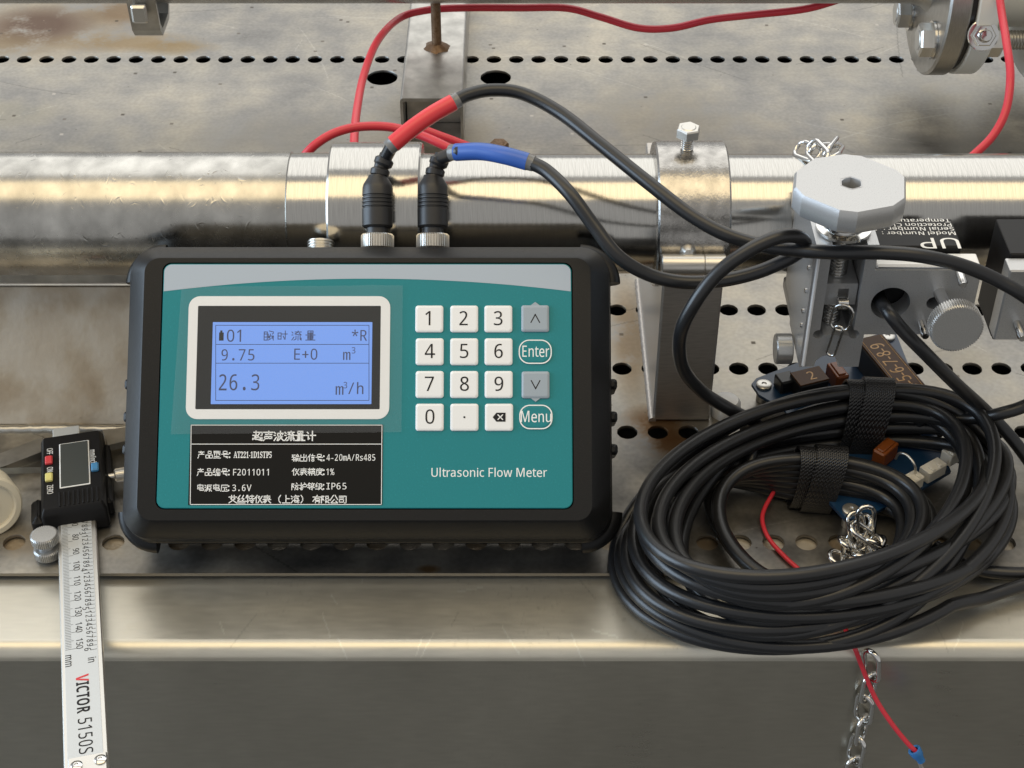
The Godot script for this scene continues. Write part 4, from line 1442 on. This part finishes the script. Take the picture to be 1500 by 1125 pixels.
func build_fixture() -> void:
	var fx := thing("transducer_fixture", "aluminium clamp fixture on the pipe with an octagonal knob and lead screw", "fixture")
	var zf := -0.040
	var lx := 0.1197
	var toz := Basis(Vector3.RIGHT, PI / 2)      # a CSG cylinder lies along z
	# body: tower with a slot, and the side plate
	var body := CSGCombiner3D.new()
	csg_box(body, Vector3(lx, 0.0630, zf), Vector3(0.1445, 0.1245, zf - 0.030))
	csg_box(body, Vector3(lx + 0.00002, 0.0700, zf - 0.029), Vector3(lx + 0.0055, 0.1243, zf - 0.050))
	csg_box(body, Vector3(0.1440, 0.0800, zf), Vector3(0.1870, 0.1122, zf - 0.0095))
	csg_box(body, Vector3(0.1262, 0.0795, zf + 0.01), Vector3(0.1400, 0.16, zf - 0.021), CSGShape3D.OPERATION_SUBTRACTION)
	for x in [0.1258, 0.1404]:
		csg_cyl(body, Vector3(x, 0.0800, zf), 0.0022, 0.05, toz)
	csg_cyl(body, Vector3(0.1530, 0.0958, zf), 0.0079, 0.05, toz)
	csg_cyl(body, Vector3(0.1310, 0.0640, zf), 0.0050, 0.05, toz)
	csg_cyl(body, Vector3(0.1705, 0.0960, zf), 0.0030, 0.05, toz)
	baked("body", body, mats["anodised"], fx)
	var mb := MB.new()
	# a bright chamfer round the tower's front edges
	box(mb, Vector3(0.1213, 0.0938, zf + 0.0002), Vector3(0.0014, 0.061, 0.0012), 0.0005)
	obj("edge_chamfer", mb, mat("cut edge", Color(0.80, 0.80, 0.80), 0.4, 0.1), fx)
	mb = MB.new()
	box(mb, Vector3(0.1657, 0.1132, zf - 0.0050), Vector3(0.0415, 0.0020, 0.0088), 0.0008)
	obj("top_pad", mb, mats["white plastic"], fx)
	for y in [0.108, 0.097, 0.087, 0.080]:
		mb = MB.new()
		lathe(mb, [[0.0011, 0.0], [0.0011, 0.0006], [0.0006, 0.0008]], frame(Vector3(lx + 0.0001, y, zf - 0.008 + (0.118 - y) * 0.04), Vector3.LEFT, Vector3.UP), 14)
		obj("side_screw", mb, mats["bright steel"], fx)
	# lead screw, sliding block, clevis
	var sx := 0.1320
	var sz := zf - 0.011
	var upz := Basis(Vector3.RIGHT, -PI / 2)
	mb = MB.new()
	lathe(mb, thread(0.0041, 0.066, 0.150, 0.0015, 0.0007), Transform3D(upz, Vector3(sx, 0, sz)), 28)
	obj("lead_screw", mb, mats["bright steel"], fx)
	var nut := CSGCombiner3D.new()
	csg_box(nut, Vector3(0.1268, 0.0930, zf - 0.003), Vector3(0.1395, 0.1035, zf - 0.020))
	csg_box(nut, Vector3(0.1318, 0.0900, zf + 0.01), Vector3(0.1362, 0.1010, zf - 0.007), CSGShape3D.OPERATION_SUBTRACTION)
	baked("sliding_block", nut, mats["anodised"], fx)
	mb = MB.new()
	lathe(mb, [[0.0020, -0.0024], [0.0026, -0.002], [0.0026, 0.002], [0.0020, 0.0024]], frame(Vector3(0.1342, 0.0945, zf - 0.002), Vector3.RIGHT, Vector3.UP), 20)
	obj("clevis_pin", mb, mats["bright steel"], fx)
	mb = MB.new()
	lathe(mb, [[0.0105, 0.1245], [0.0110, 0.125], [0.0110, 0.1262], [0.0085, 0.1268], [0.0080, 0.1300], [0.0064, 0.1330], [0.0064, 0.1432], [0.0130, 0.1438], [0.0138, 0.1446], [0.0138, 0.1480]], Transform3D(upz, Vector3(sx, 0, sz)), 48)
	obj("thrust_collar", mb, mats["bright steel"], fx)
	# octagonal knob with a hexagon socket
	var kc := P(1247, 268, 0.1576)
	kc.y = 0.0
	var oct := PackedVector2Array()
	for q in [[1166.5, 251], [1193, 231.5], [1237, 225.3], [1262, 228], [1313, 248.5], [1325.5, 259], [1325.5, 290], [1309, 301.5], [1257, 311], [1230, 308], [1177, 286.5], [1165, 274]]:
		var e := P(q[0], q[1], 0.1576)
		oct.append(Vector2(e.x - kc.x, kc.z - e.z) * 1.028)
	mb = MB.new()
	var f := facets(oct)
	var hex := PackedVector2Array()
	for k in 6:
		hex.append(Vector2.from_angle(TAU * k / 6 + 0.40) * 0.0042)
	loft(mb, f[1], [[scaled(f[0], 0.90), 0.1476], [scaled(f[0], 0.98), 0.1482], [f[0], 0.1488], [f[0], 0.1564], [scaled(f[0], 0.962), 0.1576]], Transform3D(upz, kc), true, false)
	var hole_poly := scaled(hex, 1.0)
	var rim := scaled(oct, 0.962)
	var fcap := mb.v.size()
	var n_rim := rim.size()
	for k in n_rim:
		var ang := rim[k].angle()
		var dir := Vector2.from_angle(ang)
		var best := 1.0
		for i in 6:
			var hit = Geometry2D.segment_intersects_segment(Vector2.ZERO, dir * 0.02, hole_poly[i], hole_poly[(i + 1) % 6])
			if hit != null:
				best = hit.length()
		var inner := dir * best
		mb.vert(Transform3D(upz, kc) * Vector3(rim[k].x, rim[k].y, 0.1576), Vector3.UP)
		mb.vert(Transform3D(upz, kc) * Vector3(inner.x, inner.y, 0.1576), Vector3.UP)
	for k in n_rim:
		var a := fcap + k * 2
		var b := fcap + (k + 1) % n_rim * 2
		mb.quad(a, a + 1, b + 1, b)
	var hf := facets(hole_poly)
	var hn := PackedVector2Array()
	for q in hf[1]:
		hn.append(-q)
	loft(mb, hn, [[scaled(hf[0], 1.10), 0.1577], [hf[0], 0.1570], [hf[0], 0.1500]], Transform3D(upz, kc), false, true)
	obj("knob", mb, mats["anodised"], fx)
	# thumb screw with a turned face
	var tc := PZ(1402, 482, -0.012)
	var ax := Vector3(0.02, 0.12, 1)
	var ts := frame(tc, ax)
	mb = MB.new()
	knurl(mb, 0.0105, -0.0060, 0.0, 64, 0.05, ts)
	lathe(mb, [[0.0060, -0.0100], [0.0066, -0.0096], [0.0066, -0.0060]], ts, 32)
	obj("thumb_screw", mb, mats["turned"], fx)
	mb = MB.new()
	lathe(mb, [[0.0026, -0.030], [0.0026, -0.0096]], ts, 20)
	obj("screw_shank", mb, mats["bright steel"], fx)
	for q in [PZ(1405, 398, zf), PZ(1350, 473, zf)]:
		mb = MB.new()
		lathe(mb, [[0.0018, -0.002], [0.0018, 0.0075], [0.0014, 0.0082], [0.0014, 0.0086]], frame(q, Vector3(0, -0.05, 1)), 20)
		obj("guide_pin", mb, mats["bright steel"], fx)
	mb = MB.new()
	lathe(mb, [[0.0062, 0.0], [0.0066, 0.0005], [0.0066, 0.0065], [0.0062, 0.0070]], frame(Vector3(0.1190, 0.0600, zf - 0.016), Vector3.LEFT, Vector3.UP), 32)
	obj("end_roller", mb, mats["turned"], fx)
	# jaw that reaches back under the knob to the pipe
	mb = MB.new()
	box(mb, Vector3(0.1310, 0.1185, zf - 0.042), Vector3(0.022, 0.007, 0.030), 0.001)
	obj("upper_jaw", mb, mats["anodised"], fx)
	mb = MB.new()
	box(mb, Vector3(0.1310, 0.0660, zf - 0.042), Vector3(0.022, 0.006, 0.030), 0.001)
	obj("lower_jaw", mb, mats["anodised"], fx)

	var ring := thing("key_ring", "small steel ring and hook hanging from the fixture's lead screw", "ring")
	mb = MB.new()
	var rc := Vector3(0.1336, 0.0905, zf + 0.0015)
	var rp := PackedVector3Array()
	for p in link_path(0.0125, 0.0072):
		rp.append(rc + Vector3(p.x + p.y * 0.12, p.y, p.x * 0.5 + 0.001))
	tube(mb, rp, 0.0006, 10, true)
	obj("ring", mb, mats["bright steel"], ring)
	mb = MB.new()
	rp = PackedVector3Array()
	for p in link_path(0.0150, 0.0030):
		rp.append(Vector3(0.1322, 0.0790, zf + 0.0030) + Vector3(p.y * 0.14 + p.x, p.y, p.x * 0.6))
	tube(mb, rp, 0.0006, 10, true)
	obj("hook", mb, mats["bright steel"], ring)

	# sensor blocks pressed on the pipe
	var sb := thing("ultrasonic_sensor", "black sensor block printed UP, clamped on the pipe behind the fixture plate", "sensor", Transform3D(), "sensor blocks")
	mb = MB.new()
	var t0 := P(1281, 365, 0.1165)
	var t1 := P(1411, 366, 0.1165)
	var t2 := P(1393, 320, 0.1165)
	var t3 := P(1268, 319, 0.1165)
	var zb := t2.z
	box(mb, Vector3((t0.x + t1.x) / 2, 0.097, (zb + -0.0505) / 2), Vector3(t1.x - t0.x, 0.039, -0.0505 - zb), 0.0006)
	obj("housing", mb, mats["sensor black"], sb)
	var fl := Basis(Vector3.RIGHT, -PI / 2) * Basis(Vector3.BACK, PI)
	text("UP", 0.0098, "Droid Sans", mats["white ink"], sb, Transform3D(fl, P(1377, 355.5, 0.1166)), 1.45)
	for s in [["Model Number :  D1", 1401, 341.5], ["Serial Number :  F2011011", 1398, 335], ["Protection Class: IP68", 1395, 329.2], ["Temperature  :  -40", 1392, 323]]:
		text(s[0], 0.0030, "Droid Sans", mats["white ink"], sb, Transform3D(fl, P(s[1], s[2], 0.1166)), 1.30, HORIZONTAL_ALIGNMENT_LEFT)
	var s2 := thing("ultrasonic_sensor", "plain black sensor block at the frame's edge beside its own aluminium plate", "sensor", Transform3D(), "sensor blocks")
	mb = MB.new()
	var d0 := P(1480, 372, 0.1165)
	box(mb, Vector3(d0.x + 0.020, 0.0955, (d0.z + zb) / 2), Vector3(0.040, 0.042, d0.z - zb), 0.0006)
	obj("housing", mb, mats["sensor black"], s2)
	mb = MB.new()
	box(mb, Vector3(d0.x + 0.014, 0.095, -0.0430), Vector3(0.030, 0.036, 0.006), 0.0006)
	obj("backing", mb, mats["sensor black"], s2)
	var f2 := thing("transducer_fixture", "second aluminium fixture cut off by the frame beside the plain sensor", "fixture")
	mb = MB.new()
	var e0 := PZ(1476, 388, -0.040)
	var e1 := PZ(1476, 490, -0.040)
	box(mb, Vector3(e0.x + 0.030, (e0.y + e1.y) / 2, -0.0405), Vector3(0.060, e0.y - e1.y, 0.009), 0.0006)
	obj("side_plate", mb, mats["anodised"], f2)
	mb = MB.new()
	lathe(mb, [[0.0018, -0.002], [0.0018, 0.0085], [0.0014, 0.0092], [0.0014, 0.0096]], frame(PZ(1490, 474, -0.036), Vector3(0, -0.05, 1)), 20)
	obj("guide_pin", mb, mats["bright steel"], f2)

# ---------------------------------------------------------------- small things
func build_board() -> void:
	var bd := thing("circuit_board", "blue circuit board with amber labels and white sockets under the coil", "circuit board")
	var h := 0.010
	var poly := PackedVector2Array()
	for q in [[1101, 562], [1108, 554], [1142, 541], [1215, 514], [1300, 484], [1312, 487], [1393, 690], [1350, 716], [1262, 760], [1238, 760], [1215, 735], [1150, 600], [1112, 578]]:
		var p := P(q[0], q[1], h)
		poly.append(Vector2(p.x, -p.z))
	var flat := Basis(Vector3.RIGHT, -PI / 2)
	var mb := MB.new()
	prism(mb, poly, h - 0.0016, h, Transform3D(flat, Vector3.ZERO))
	obj("board", mb, mats["board blue"], bd)
	for q in [[1119, 565], [1300, 494], [1246, 748]]:
		mb = MB.new()
		lathe(mb, [[0.0036, 0.0], [0.0036, 0.0010], [0.0030, 0.0014], [0.0012, 0.0014], [0.0008, 0.0009]], Transform3D(flat, P(q[0], q[1], h)), 24)
		obj("board_screw", mb, mats["nickel"], bd)
		mb = MB.new()
		lathe(mb, [[0.0030, -0.0083], [0.0030, 0.0]], Transform3D(flat, P(q[0], q[1], h - 0.0016)), 20)
		obj("standoff", mb, mats["nickel"], bd)
	# the long block with an amber numbered label
	var top := 0.023
	var a := P(1255, 500, top)
	var b := P(1290, 487, top)
	var c := P(1377, 590, top)
	var dirs := (c - b)
	var e := dirs.normalized()
	var wide := (b - a) - e * (b - a).dot(e)
	var xf := Transform3D(Basis(e, Vector3.UP, e.cross(Vector3.UP)), (a + b) / 2.0 + dirs / 2.0)
	mb = MB.new()
	box(mb, Vector3(0, -0.0066, 0), Vector3(dirs.length(), 0.0132, wide.length()), 0.0006, xf)
	var blk := obj("terminal_block", mb, mats["relay black"], bd)
	mb = MB.new()
	box(mb, Vector3(0, 0.0004, 0), Vector3(dirs.length() - 0.001, 0.0007, wide.length() - 0.0004), 0.0003, xf)
	obj("amber_label", mb, mats["amber tape"], blk)
	var read := Transform3D(Basis(-e, wide.normalized() * -1.0, Vector3.UP), xf.origin + Vector3(0, 0.00078, 0))
	if read.basis.determinant() < 0:
		read.basis.y = -read.basis.y
	text("3-4-5-6-7-8-9", 0.0090, "Droid Sans", mats["tape print"], blk, Transform3D(read.basis, read.origin + e * 0.0), 0.70 * dirs.length() / 0.048)
	mb = MB.new()
	for s in [-1, 1]:
		box(mb, Vector3(0, 0.0008, s * wide.length() * 0.38), Vector3(dirs.length() - 0.003, 0.0002, 0.0003), 0.0001, xf)
	obj("label_line", mb, mats["tape print"], blk)
	# the short block marked 2
	var p0 := P(1186, 552, 0.018)
	var turn := Basis(Vector3.UP, 0.35)
	mb = MB.new()
	box(mb, Vector3(0, -0.004, 0), Vector3(0.0150, 0.008, 0.0105), 0.0006, Transform3D(turn, p0))
	var rl := obj("terminal_block", mb, mats["relay black"], bd)
	mb = MB.new()
	box(mb, Vector3(0, 0.0004, 0), Vector3(0.0150, 0.0007, 0.0105), 0.0003, Transform3D(turn, p0))
	obj("amber_label", mb, mats["amber tape"], rl)
	text("2", 0.0075, "Droid Sans", mats["tape print"], rl, Transform3D(turn * flat, p0 + Vector3(0.001, 0.0008, 0)))
	mb = MB.new()
	box(mb, Vector3(0, 0, 0), Vector3(0.008, 0.007, 0.008), 0.0008, Transform3D(turn, P(1150, 560, 0.0135)))
	obj("relay", mb, mats["relay black"], bd)
	for q in [[1226, 551, 0.30], [1296, 664, -0.75]]:
		mb = MB.new()
		var t := Transform3D(Basis(Vector3.UP, q[2]), P(q[0], q[1], 0.0145))
		box(mb, Vector3(0, 0, 0), Vector3(0.0062, 0.0085, 0.0118), 0.0007, t)
		box(mb, Vector3(0, 0.0044, 0), Vector3(0.0036, 0.0012, 0.0095), 0.0004, t)
		obj("amber_connector", mb, mats["amber plastic"], bd)
	for q in [[1366, 689, 0.62, 0.0110], [1337, 705, 0.62, 0.0075], [1392, 668, 0.62, 0.006]]:
		mb = MB.new()
		var t := Transform3D(Basis(Vector3.UP, q[2]), P(q[0], q[1], h + 0.0032))
		box(mb, Vector3(0, 0, 0), Vector3(q[3], 0.0060, 0.0060), 0.0004, t)
		for k in 2:
			box(mb, Vector3((k - 0.5) * q[3] * 0.4, 0.0029, 0.0012), Vector3(q[3] * 0.18, 0.0012, 0.0030), 0.0003, t)
		obj("white_socket", mb, mats["terminal white"], bd)
	mb = MB.new()
	tube(mb, spline([P(1312, 672, 0.016), P(1318, 664, 0.022), P(1330, 668, 0.023), P(1340, 682, 0.021), P(1340, 697, 0.015), P(1334, 702, 0.012)], 8), 0.0006, 8)
	obj("jumper_wire", mb, mats["nickel"], bd)

	var cp := thing("white_bung", "white plastic cap on the sheet behind the coil, beside the post", "cap", Transform3D(flat, P(1062, 604, 0.0)))
	mb = MB.new()
	lathe(mb, [[0.0068, 0.0], [0.0070, 0.002], [0.0068, 0.006], [0.0055, 0.0078], [0.002, 0.0084]], Transform3D(), 28)
	obj("cap", mb, mats["white plastic"], cp)
	var kn := thing("cream_wheel", "cream plastic disc standing at the edge next to the caliper", "knob")
	mb = MB.new()
	var kx := frame(P(-16, 742, 0.0128), Vector3(0.55, 0.25, 0.85))
	lathe(mb, [[0.0130, -0.012], [0.0138, -0.011], [0.0138, 0.0010], [0.0130, 0.0020], [0.0108, 0.0022], [0.0100, 0.0014], [0.0100, 0.0006], [0.0040, 0.0006], [0.0036, 0.0016], [0.0001, 0.0018]], kx, 48)
	obj("disc", mb, mats["cream plastic"], kn)

func build_caliper() -> void:
	# local x runs down the beam towards the viewer, y across it, z up from it
	var ra := P(111.5, 745, 0.0055)
	var rb := P(126.5, 1120, 0.0135)
	var t := (rb - ra).normalized()
	var up := (Vector3.UP - t * t.y).normalized()
	var b := Basis(t, up.cross(t), up)
	var cf := Transform3D(b, ra)
	var cal := thing("digital_caliper", "digital caliper with black head and silver scale overhanging the bench edge", "caliper", cf)
	var inv := cf.affine_inverse()
	var on := func(px: float, py: float, z: float) -> Vector3:
		var d := inv.basis * sight(px, py)
		var o := inv * eye
		return o + d * ((z - o.z) / d.z)
	var mb := MB.new()
	var x0 := -0.052
	var x1: float = on.call(126.5, 1150, 0.0).x
	var hw := 0.0079
	box(mb, Vector3((x0 + x1) / 2, 0, -0.0016), Vector3(x1 - x0, hw * 2, 0.0032), 0.0004)
	obj("beam", mb, mats["nickel"], cal)
	mb = MB.new()
	var xa := 0.0
	var xe: float = on.call(122, 1112, 0.0).x
	box(mb, Vector3((xa + xe) / 2, -0.0002, 0.00006), Vector3(xe - xa, hw * 2 - 0.0032, 0.0002), 0.00005)
	var plate := obj("scale_plate", mb, mats["scale print"], cal)
	# marks: millimetres along one edge, tenths of an inch along the other
	var z := 0.0002
	var x70: float = on.call(100, 773.5, 0.0).x
	var x150: float = on.call(105, 951.5, 0.0).x
	var per := (x150 - x70) / 80.0
	mb = MB.new()
	var lo := -hw + 0.0018
	for k in range(-6, 81):
		var len := 0.0042 if k % 10 == 0 else 0.0032 if k % 5 == 0 else 0.0023
		var x := x70 + k * per
		if x > 0.003:
			mark(mb, x, lo, lo + len, 0.00017, z)
	var hi := hw - 0.0021
	var per_in := per * 2.54
	for k in range(26, 61):
		var x := x70 + (k * 2.54 - 70.0) * per
		if x > 0.003:
			mark(mb, x, hi - (0.0026 if k % 10 == 0 else 0.0017), hi, 0.00018, z)
	obj("scale_marks", mb, mats["ink"], plate)
	var ink: Material = mats["ink"]
	for k in range(7, 16):
		text(str(k * 10), 0.0034, "Droid Sans", ink, plate, Transform3D(Basis(), Vector3(x70 + (k - 7) * 10 * per - 0.0024, -0.0008, z)), 1.05)
	for k in range(27, 61):
		var x := x70 + (k * 2.54 - 70.0) * per
		if x > 0.003:
			text(str(k / 10 if k % 10 == 0 else k % 10), 0.0034 if k % 10 == 0 else 0.0019, "Droid Sans", ink, plate, Transform3D(Basis(), Vector3(x - 0.0006, 0.0021 if k % 10 == 0 else 0.0031, z)))
	var xm: float = on.call(103, 968, 0.0).x
	text("mm", 0.0042, "Droid Sans", ink, plate, Transform3D(Basis(), Vector3(xm, lo + 0.0012, z)), 0.9)
	text("in", 0.0042, "Droid Sans", ink, plate, Transform3D(Basis(), Vector3(on.call(133, 967, 0.0).x, hi - 0.0022, z)), 0.9)
	var v: float = on.call(118, 989, 0.0).x
	text("V", 0.0066, "Droid Sans Bold", mats["red ink"], plate, Transform3D(Basis(), Vector3(v, -0.0003, z)), 0.95, HORIZONTAL_ALIGNMENT_LEFT)
	text("ICTOR", 0.0066, "Droid Sans Bold", ink, plate, Transform3D(Basis(), Vector3(v + 0.0037, -0.0003, z)), 0.82, HORIZONTAL_ALIGNMENT_LEFT)
	text("5150S", 0.0068, "Droid Sans Mono", ink, plate, Transform3D(Basis(), Vector3(v + 0.0220, -0.0001, z)), 0.90, HORIZONTAL_ALIGNMENT_LEFT)
	# end plate with two screws
	mb = MB.new()
	var ex: float = on.call(124, 1110, 0.0).x
	box(mb, Vector3(ex + 0.010, 0.0006, 0.0007), Vector3(0.0200, hw * 2 - 0.002, 0.0014), 0.0004)
	obj("end_plate", mb, mats["nickel"], cal)
	for s in [[112, 1121], [147, 1112]]:
		var p: Vector3 = on.call(s[0], s[1], 0.0018)
		mb = MB.new()
		lathe(mb, [[0.0022, 0.0], [0.0022, 0.0007], [0.0016, 0.0011], [0.0007, 0.0012], [0.0005, 0.0008]], Transform3D(Basis(), Vector3(p.x, p.y, 0.0012)), 24)
		obj("end_screw", mb, mats["bright steel"], cal)
	# head: a black housing tilted on the beam
	var top := 0.0085
	var h0: Vector3 = on.call(62, 641, top)
	var h1: Vector3 = on.call(146, 629, top)
	var h2: Vector3 = on.call(152, 735, top)
	var h3: Vector3 = on.call(61, 748, top)
	var hc := (h0 + h1 + h2 + h3) / 4.0
	var hx := ((h3 - h0) + (h2 - h1)).normalized()
	var hy := Vector3(0, 0, 1).cross(hx)
	var hl := ((h3 - h0).length() + (h2 - h1).length()) / 4.0
	var hb := ((h1 - h0).length() + (h2 - h3).length()) / 4.0
	var hf := Transform3D(Basis(hx, hy, Vector3(0, 0, 1)), hc)
	mb = MB.new()
	loft(mb, rr_n(3), [[rr(hl + 0.0012, hb + 0.001, 0.0014, 3), -0.0125], [rr(hl + 0.0012, hb + 0.001, 0.0014, 3), -0.0030], [rr(hl, hb, 0.0012, 3), -0.0006], [rr(hl - 0.0006, hb - 0.0006, 0.001, 3), 0.0]], hf)
	box(mb, Vector3(0.0, hb + 0.0016, -0.0085), Vector3(hl * 1.6, 0.0034, 0.0090), 0.0014, hf)
	box(mb, Vector3(hl * 0.72, -hb - 0.0026, -0.0085), Vector3(hl * 0.62, 0.0060, 0.0090), 0.0022, hf)
	obj("head", mb, mats["caliper black"], cal)
	mb = MB.new()
	var gy := 0.0
	box(mb, Vector3(-0.0030, gy + 0.0012, 0.0001), Vector3(hl * 1.22, hb * 1.02, 0.0005), 0.0002, hf)
	obj("display_frame", mb, mats["white ink"], cal)
	mb = MB.new()
	box(mb, Vector3(-0.0030, gy + 0.0012, 0.0003), Vector3(hl * 1.22 - 0.0010, hb * 1.02 - 0.0010, 0.0005), 0.0002, hf)
	obj("display_glass", mb, mats["caliper glass"], cal)
	for k in 9:
		mb = MB.new()
		box(mb, Vector3(hl * 0.78, -hb * 0.42 + k * hb * 0.155, 0.0002), Vector3(hl * 0.36, 0.0009, 0.0009), 0.0003, hf)
		obj("grip_rib", mb, mats["caliper black"], cal)
	for s in [[0.0, -0.76, "red button", -0.30], [0.0, -0.76, "yellow button", 0.17], [0.0, 0.78, "blue button", 0.08]]:
		mb = MB.new()
		box(mb, Vector3(s[3] * hl, s[1] * hb, 0.0006), Vector3(0.0052, 0.0032, 0.0018), 0.0005, hf)
		obj("button", mb, mats[s[2]], cal)
		tag(cal.get_child(-1), s[2])
	for s in [["OFF", -0.57, -0.74], ["ON", -0.06, -0.74], ["ZERO", 0.48, -0.74], ["mm/inch", -0.24, 0.72]]:
		text(s[0], 0.0034, "Droid Sans", mats["white ink"], cal, hf * Transform3D(Basis(), Vector3(s[1] * hl, s[2] * hb, 0.0002)), 0.75)
	# jaws
	for s in [[[[-10, 668], [62, 640], [62, 665], [-10, 688]], 0.004], [[[-12, 690], [60, 662], [60, 684], [-12, 686]], 0.0055], [[[150, 630], [212, 622], [212, 640], [158, 652]], 0.004]]:
		mb = MB.new()
		var poly := PackedVector2Array()
		for q in s[0]:
			var p: Vector3 = on.call(q[0], q[1], s[1])
			poly.append(Vector2(p.x, p.y))
		prism(mb, poly, s[1] - 0.0034, s[1])
		obj("jaw", mb, mats["dull steel"], cal)
	mb = MB.new()
	var lb: Vector3 = on.call(93, 633, 0.006)
	box(mb, lb + Vector3(0.0005, 0.0012, 0), Vector3(0.007, 0.0118, 0.001), 0.0003)
	obj("depth_tab", mb, mats["scale print"], cal)
	# clamp screw and thumb roller
	mb = MB.new()
	var rs: Vector3 = on.call(64, 782, 0.006)
	knurl(mb, 0.0058, -0.0042, 0.0, 44, 0.07, Transform3D(Basis(), rs))
	obj("thumb_roller", mb, mats["turned"], cal)
	mb = MB.new()
	knurl(mb, 0.0056, -0.0112, -0.0068, 44, 0.07, Transform3D(Basis(), rs + Vector3(0.0008, 0, 0)))
	lathe(mb, [[0.0035, -0.0069], [0.0035, -0.0041]], Transform3D(Basis(), rs), 24)
	obj("roller_base", mb, mats["turned"], cal)
	mb = MB.new()
	var ls: Vector3 = on.call(168, 697, 0.003)
	knurl(mb, 0.0030, 0.0, 0.0075, 24, 0.08, frame(ls, Vector3(0, 1, 0)))
	lathe(mb, [[0.0014, -0.004], [0.0014, 0.0]], frame(ls, Vector3(0, 1, 0)), 16)
	obj("lock_screw", mb, mats["nickel"], cal)

func mark(mb: MB, x: float, y0: float, y1: float, w: float, z: float) -> void:
	mb.rect(Vector3(x - w / 2, y0, z), Vector3(x + w / 2, y0, z), Vector3(x + w / 2, y1, z), Vector3(x - w / 2, y1, z), Vector3(0, 0, 1))

# ---------------------------------------------------------------- light and camera
func area(called: String, at: Vector3, aim: Vector3, size: Vector2, energy: float, c: Color) -> void:
	var l := AreaLight3D.new()
	l.area_size = size
	l.light_energy = energy
	l.light_color = c
	l.shadow_enabled = true
	l.area_range = 12.0
	put(l, called)
	l.look_at_from_position(at, aim, Vector3.UP if absf((aim - at).normalized().y) < 0.95 else Vector3.FORWARD)

func _ready() -> void:
	var cam := Camera3D.new()
	cam.name = "camera"
	cam.fov = rad_to_deg(2.0 * atan(562.5 / FOCAL))
	cam.near = 0.02
	cam.far = 30.0
	cam.position = eye
	cam.rotation_degrees.x = -TILT
	add_child(cam)
	cam.current = true
	var env := Environment.new()
	env.background_mode = Environment.BG_COLOR
	env.background_color = Color(0.34, 0.34, 0.34).linear_to_srgb()
	env.background_energy_multiplier = 1.0
	env.tonemap_mode = Environment.TONE_MAPPER_LINEAR
	env.tonemap_exposure = 1.46
	env.sdfgi_enabled = true
	env.ssao_enabled = true
	env.ssil_enabled = true
	var we := WorldEnvironment.new()
	we.name = "world"
	we.environment = env
	add_child(we)
	area("ceiling_light", Vector3(-0.15, 1.55, 0.25), Vector3(-0.15, 0, 0.25), Vector2(2.2, 0.95), 1.0, Color(1.0, 0.90, 0.70))
	area("back_window_light", Vector3(0.0, 2.5, -2.7), Vector3(0, 0.1, -0.1), Vector2(4.8, 3.8), 5.4, Color(1.0, 0.995, 0.975))
	area("left_window_light", Vector3(-1.9, 0.50, 0.0), Vector3(0, 0.1, 0), Vector2(1.6, 1.3), 3.2, Color(0.82, 0.91, 1.0))
	make_materials()
	var mb := MB.new()
	mb.rect(Vector3(-4, -0.85, -4), Vector3(4, -0.85, -4), Vector3(4, -0.85, 4), Vector3(-4, -0.85, 4), Vector3.UP)
	var g := obj("floor", mb, mats["concrete"])
	g.set_meta("kind", "structure")
	build_bench()
	build_pipes()
	build_meter()
	build_fixture()
	build_board()
	build_caliper()
	build_chains()
	build_cables()
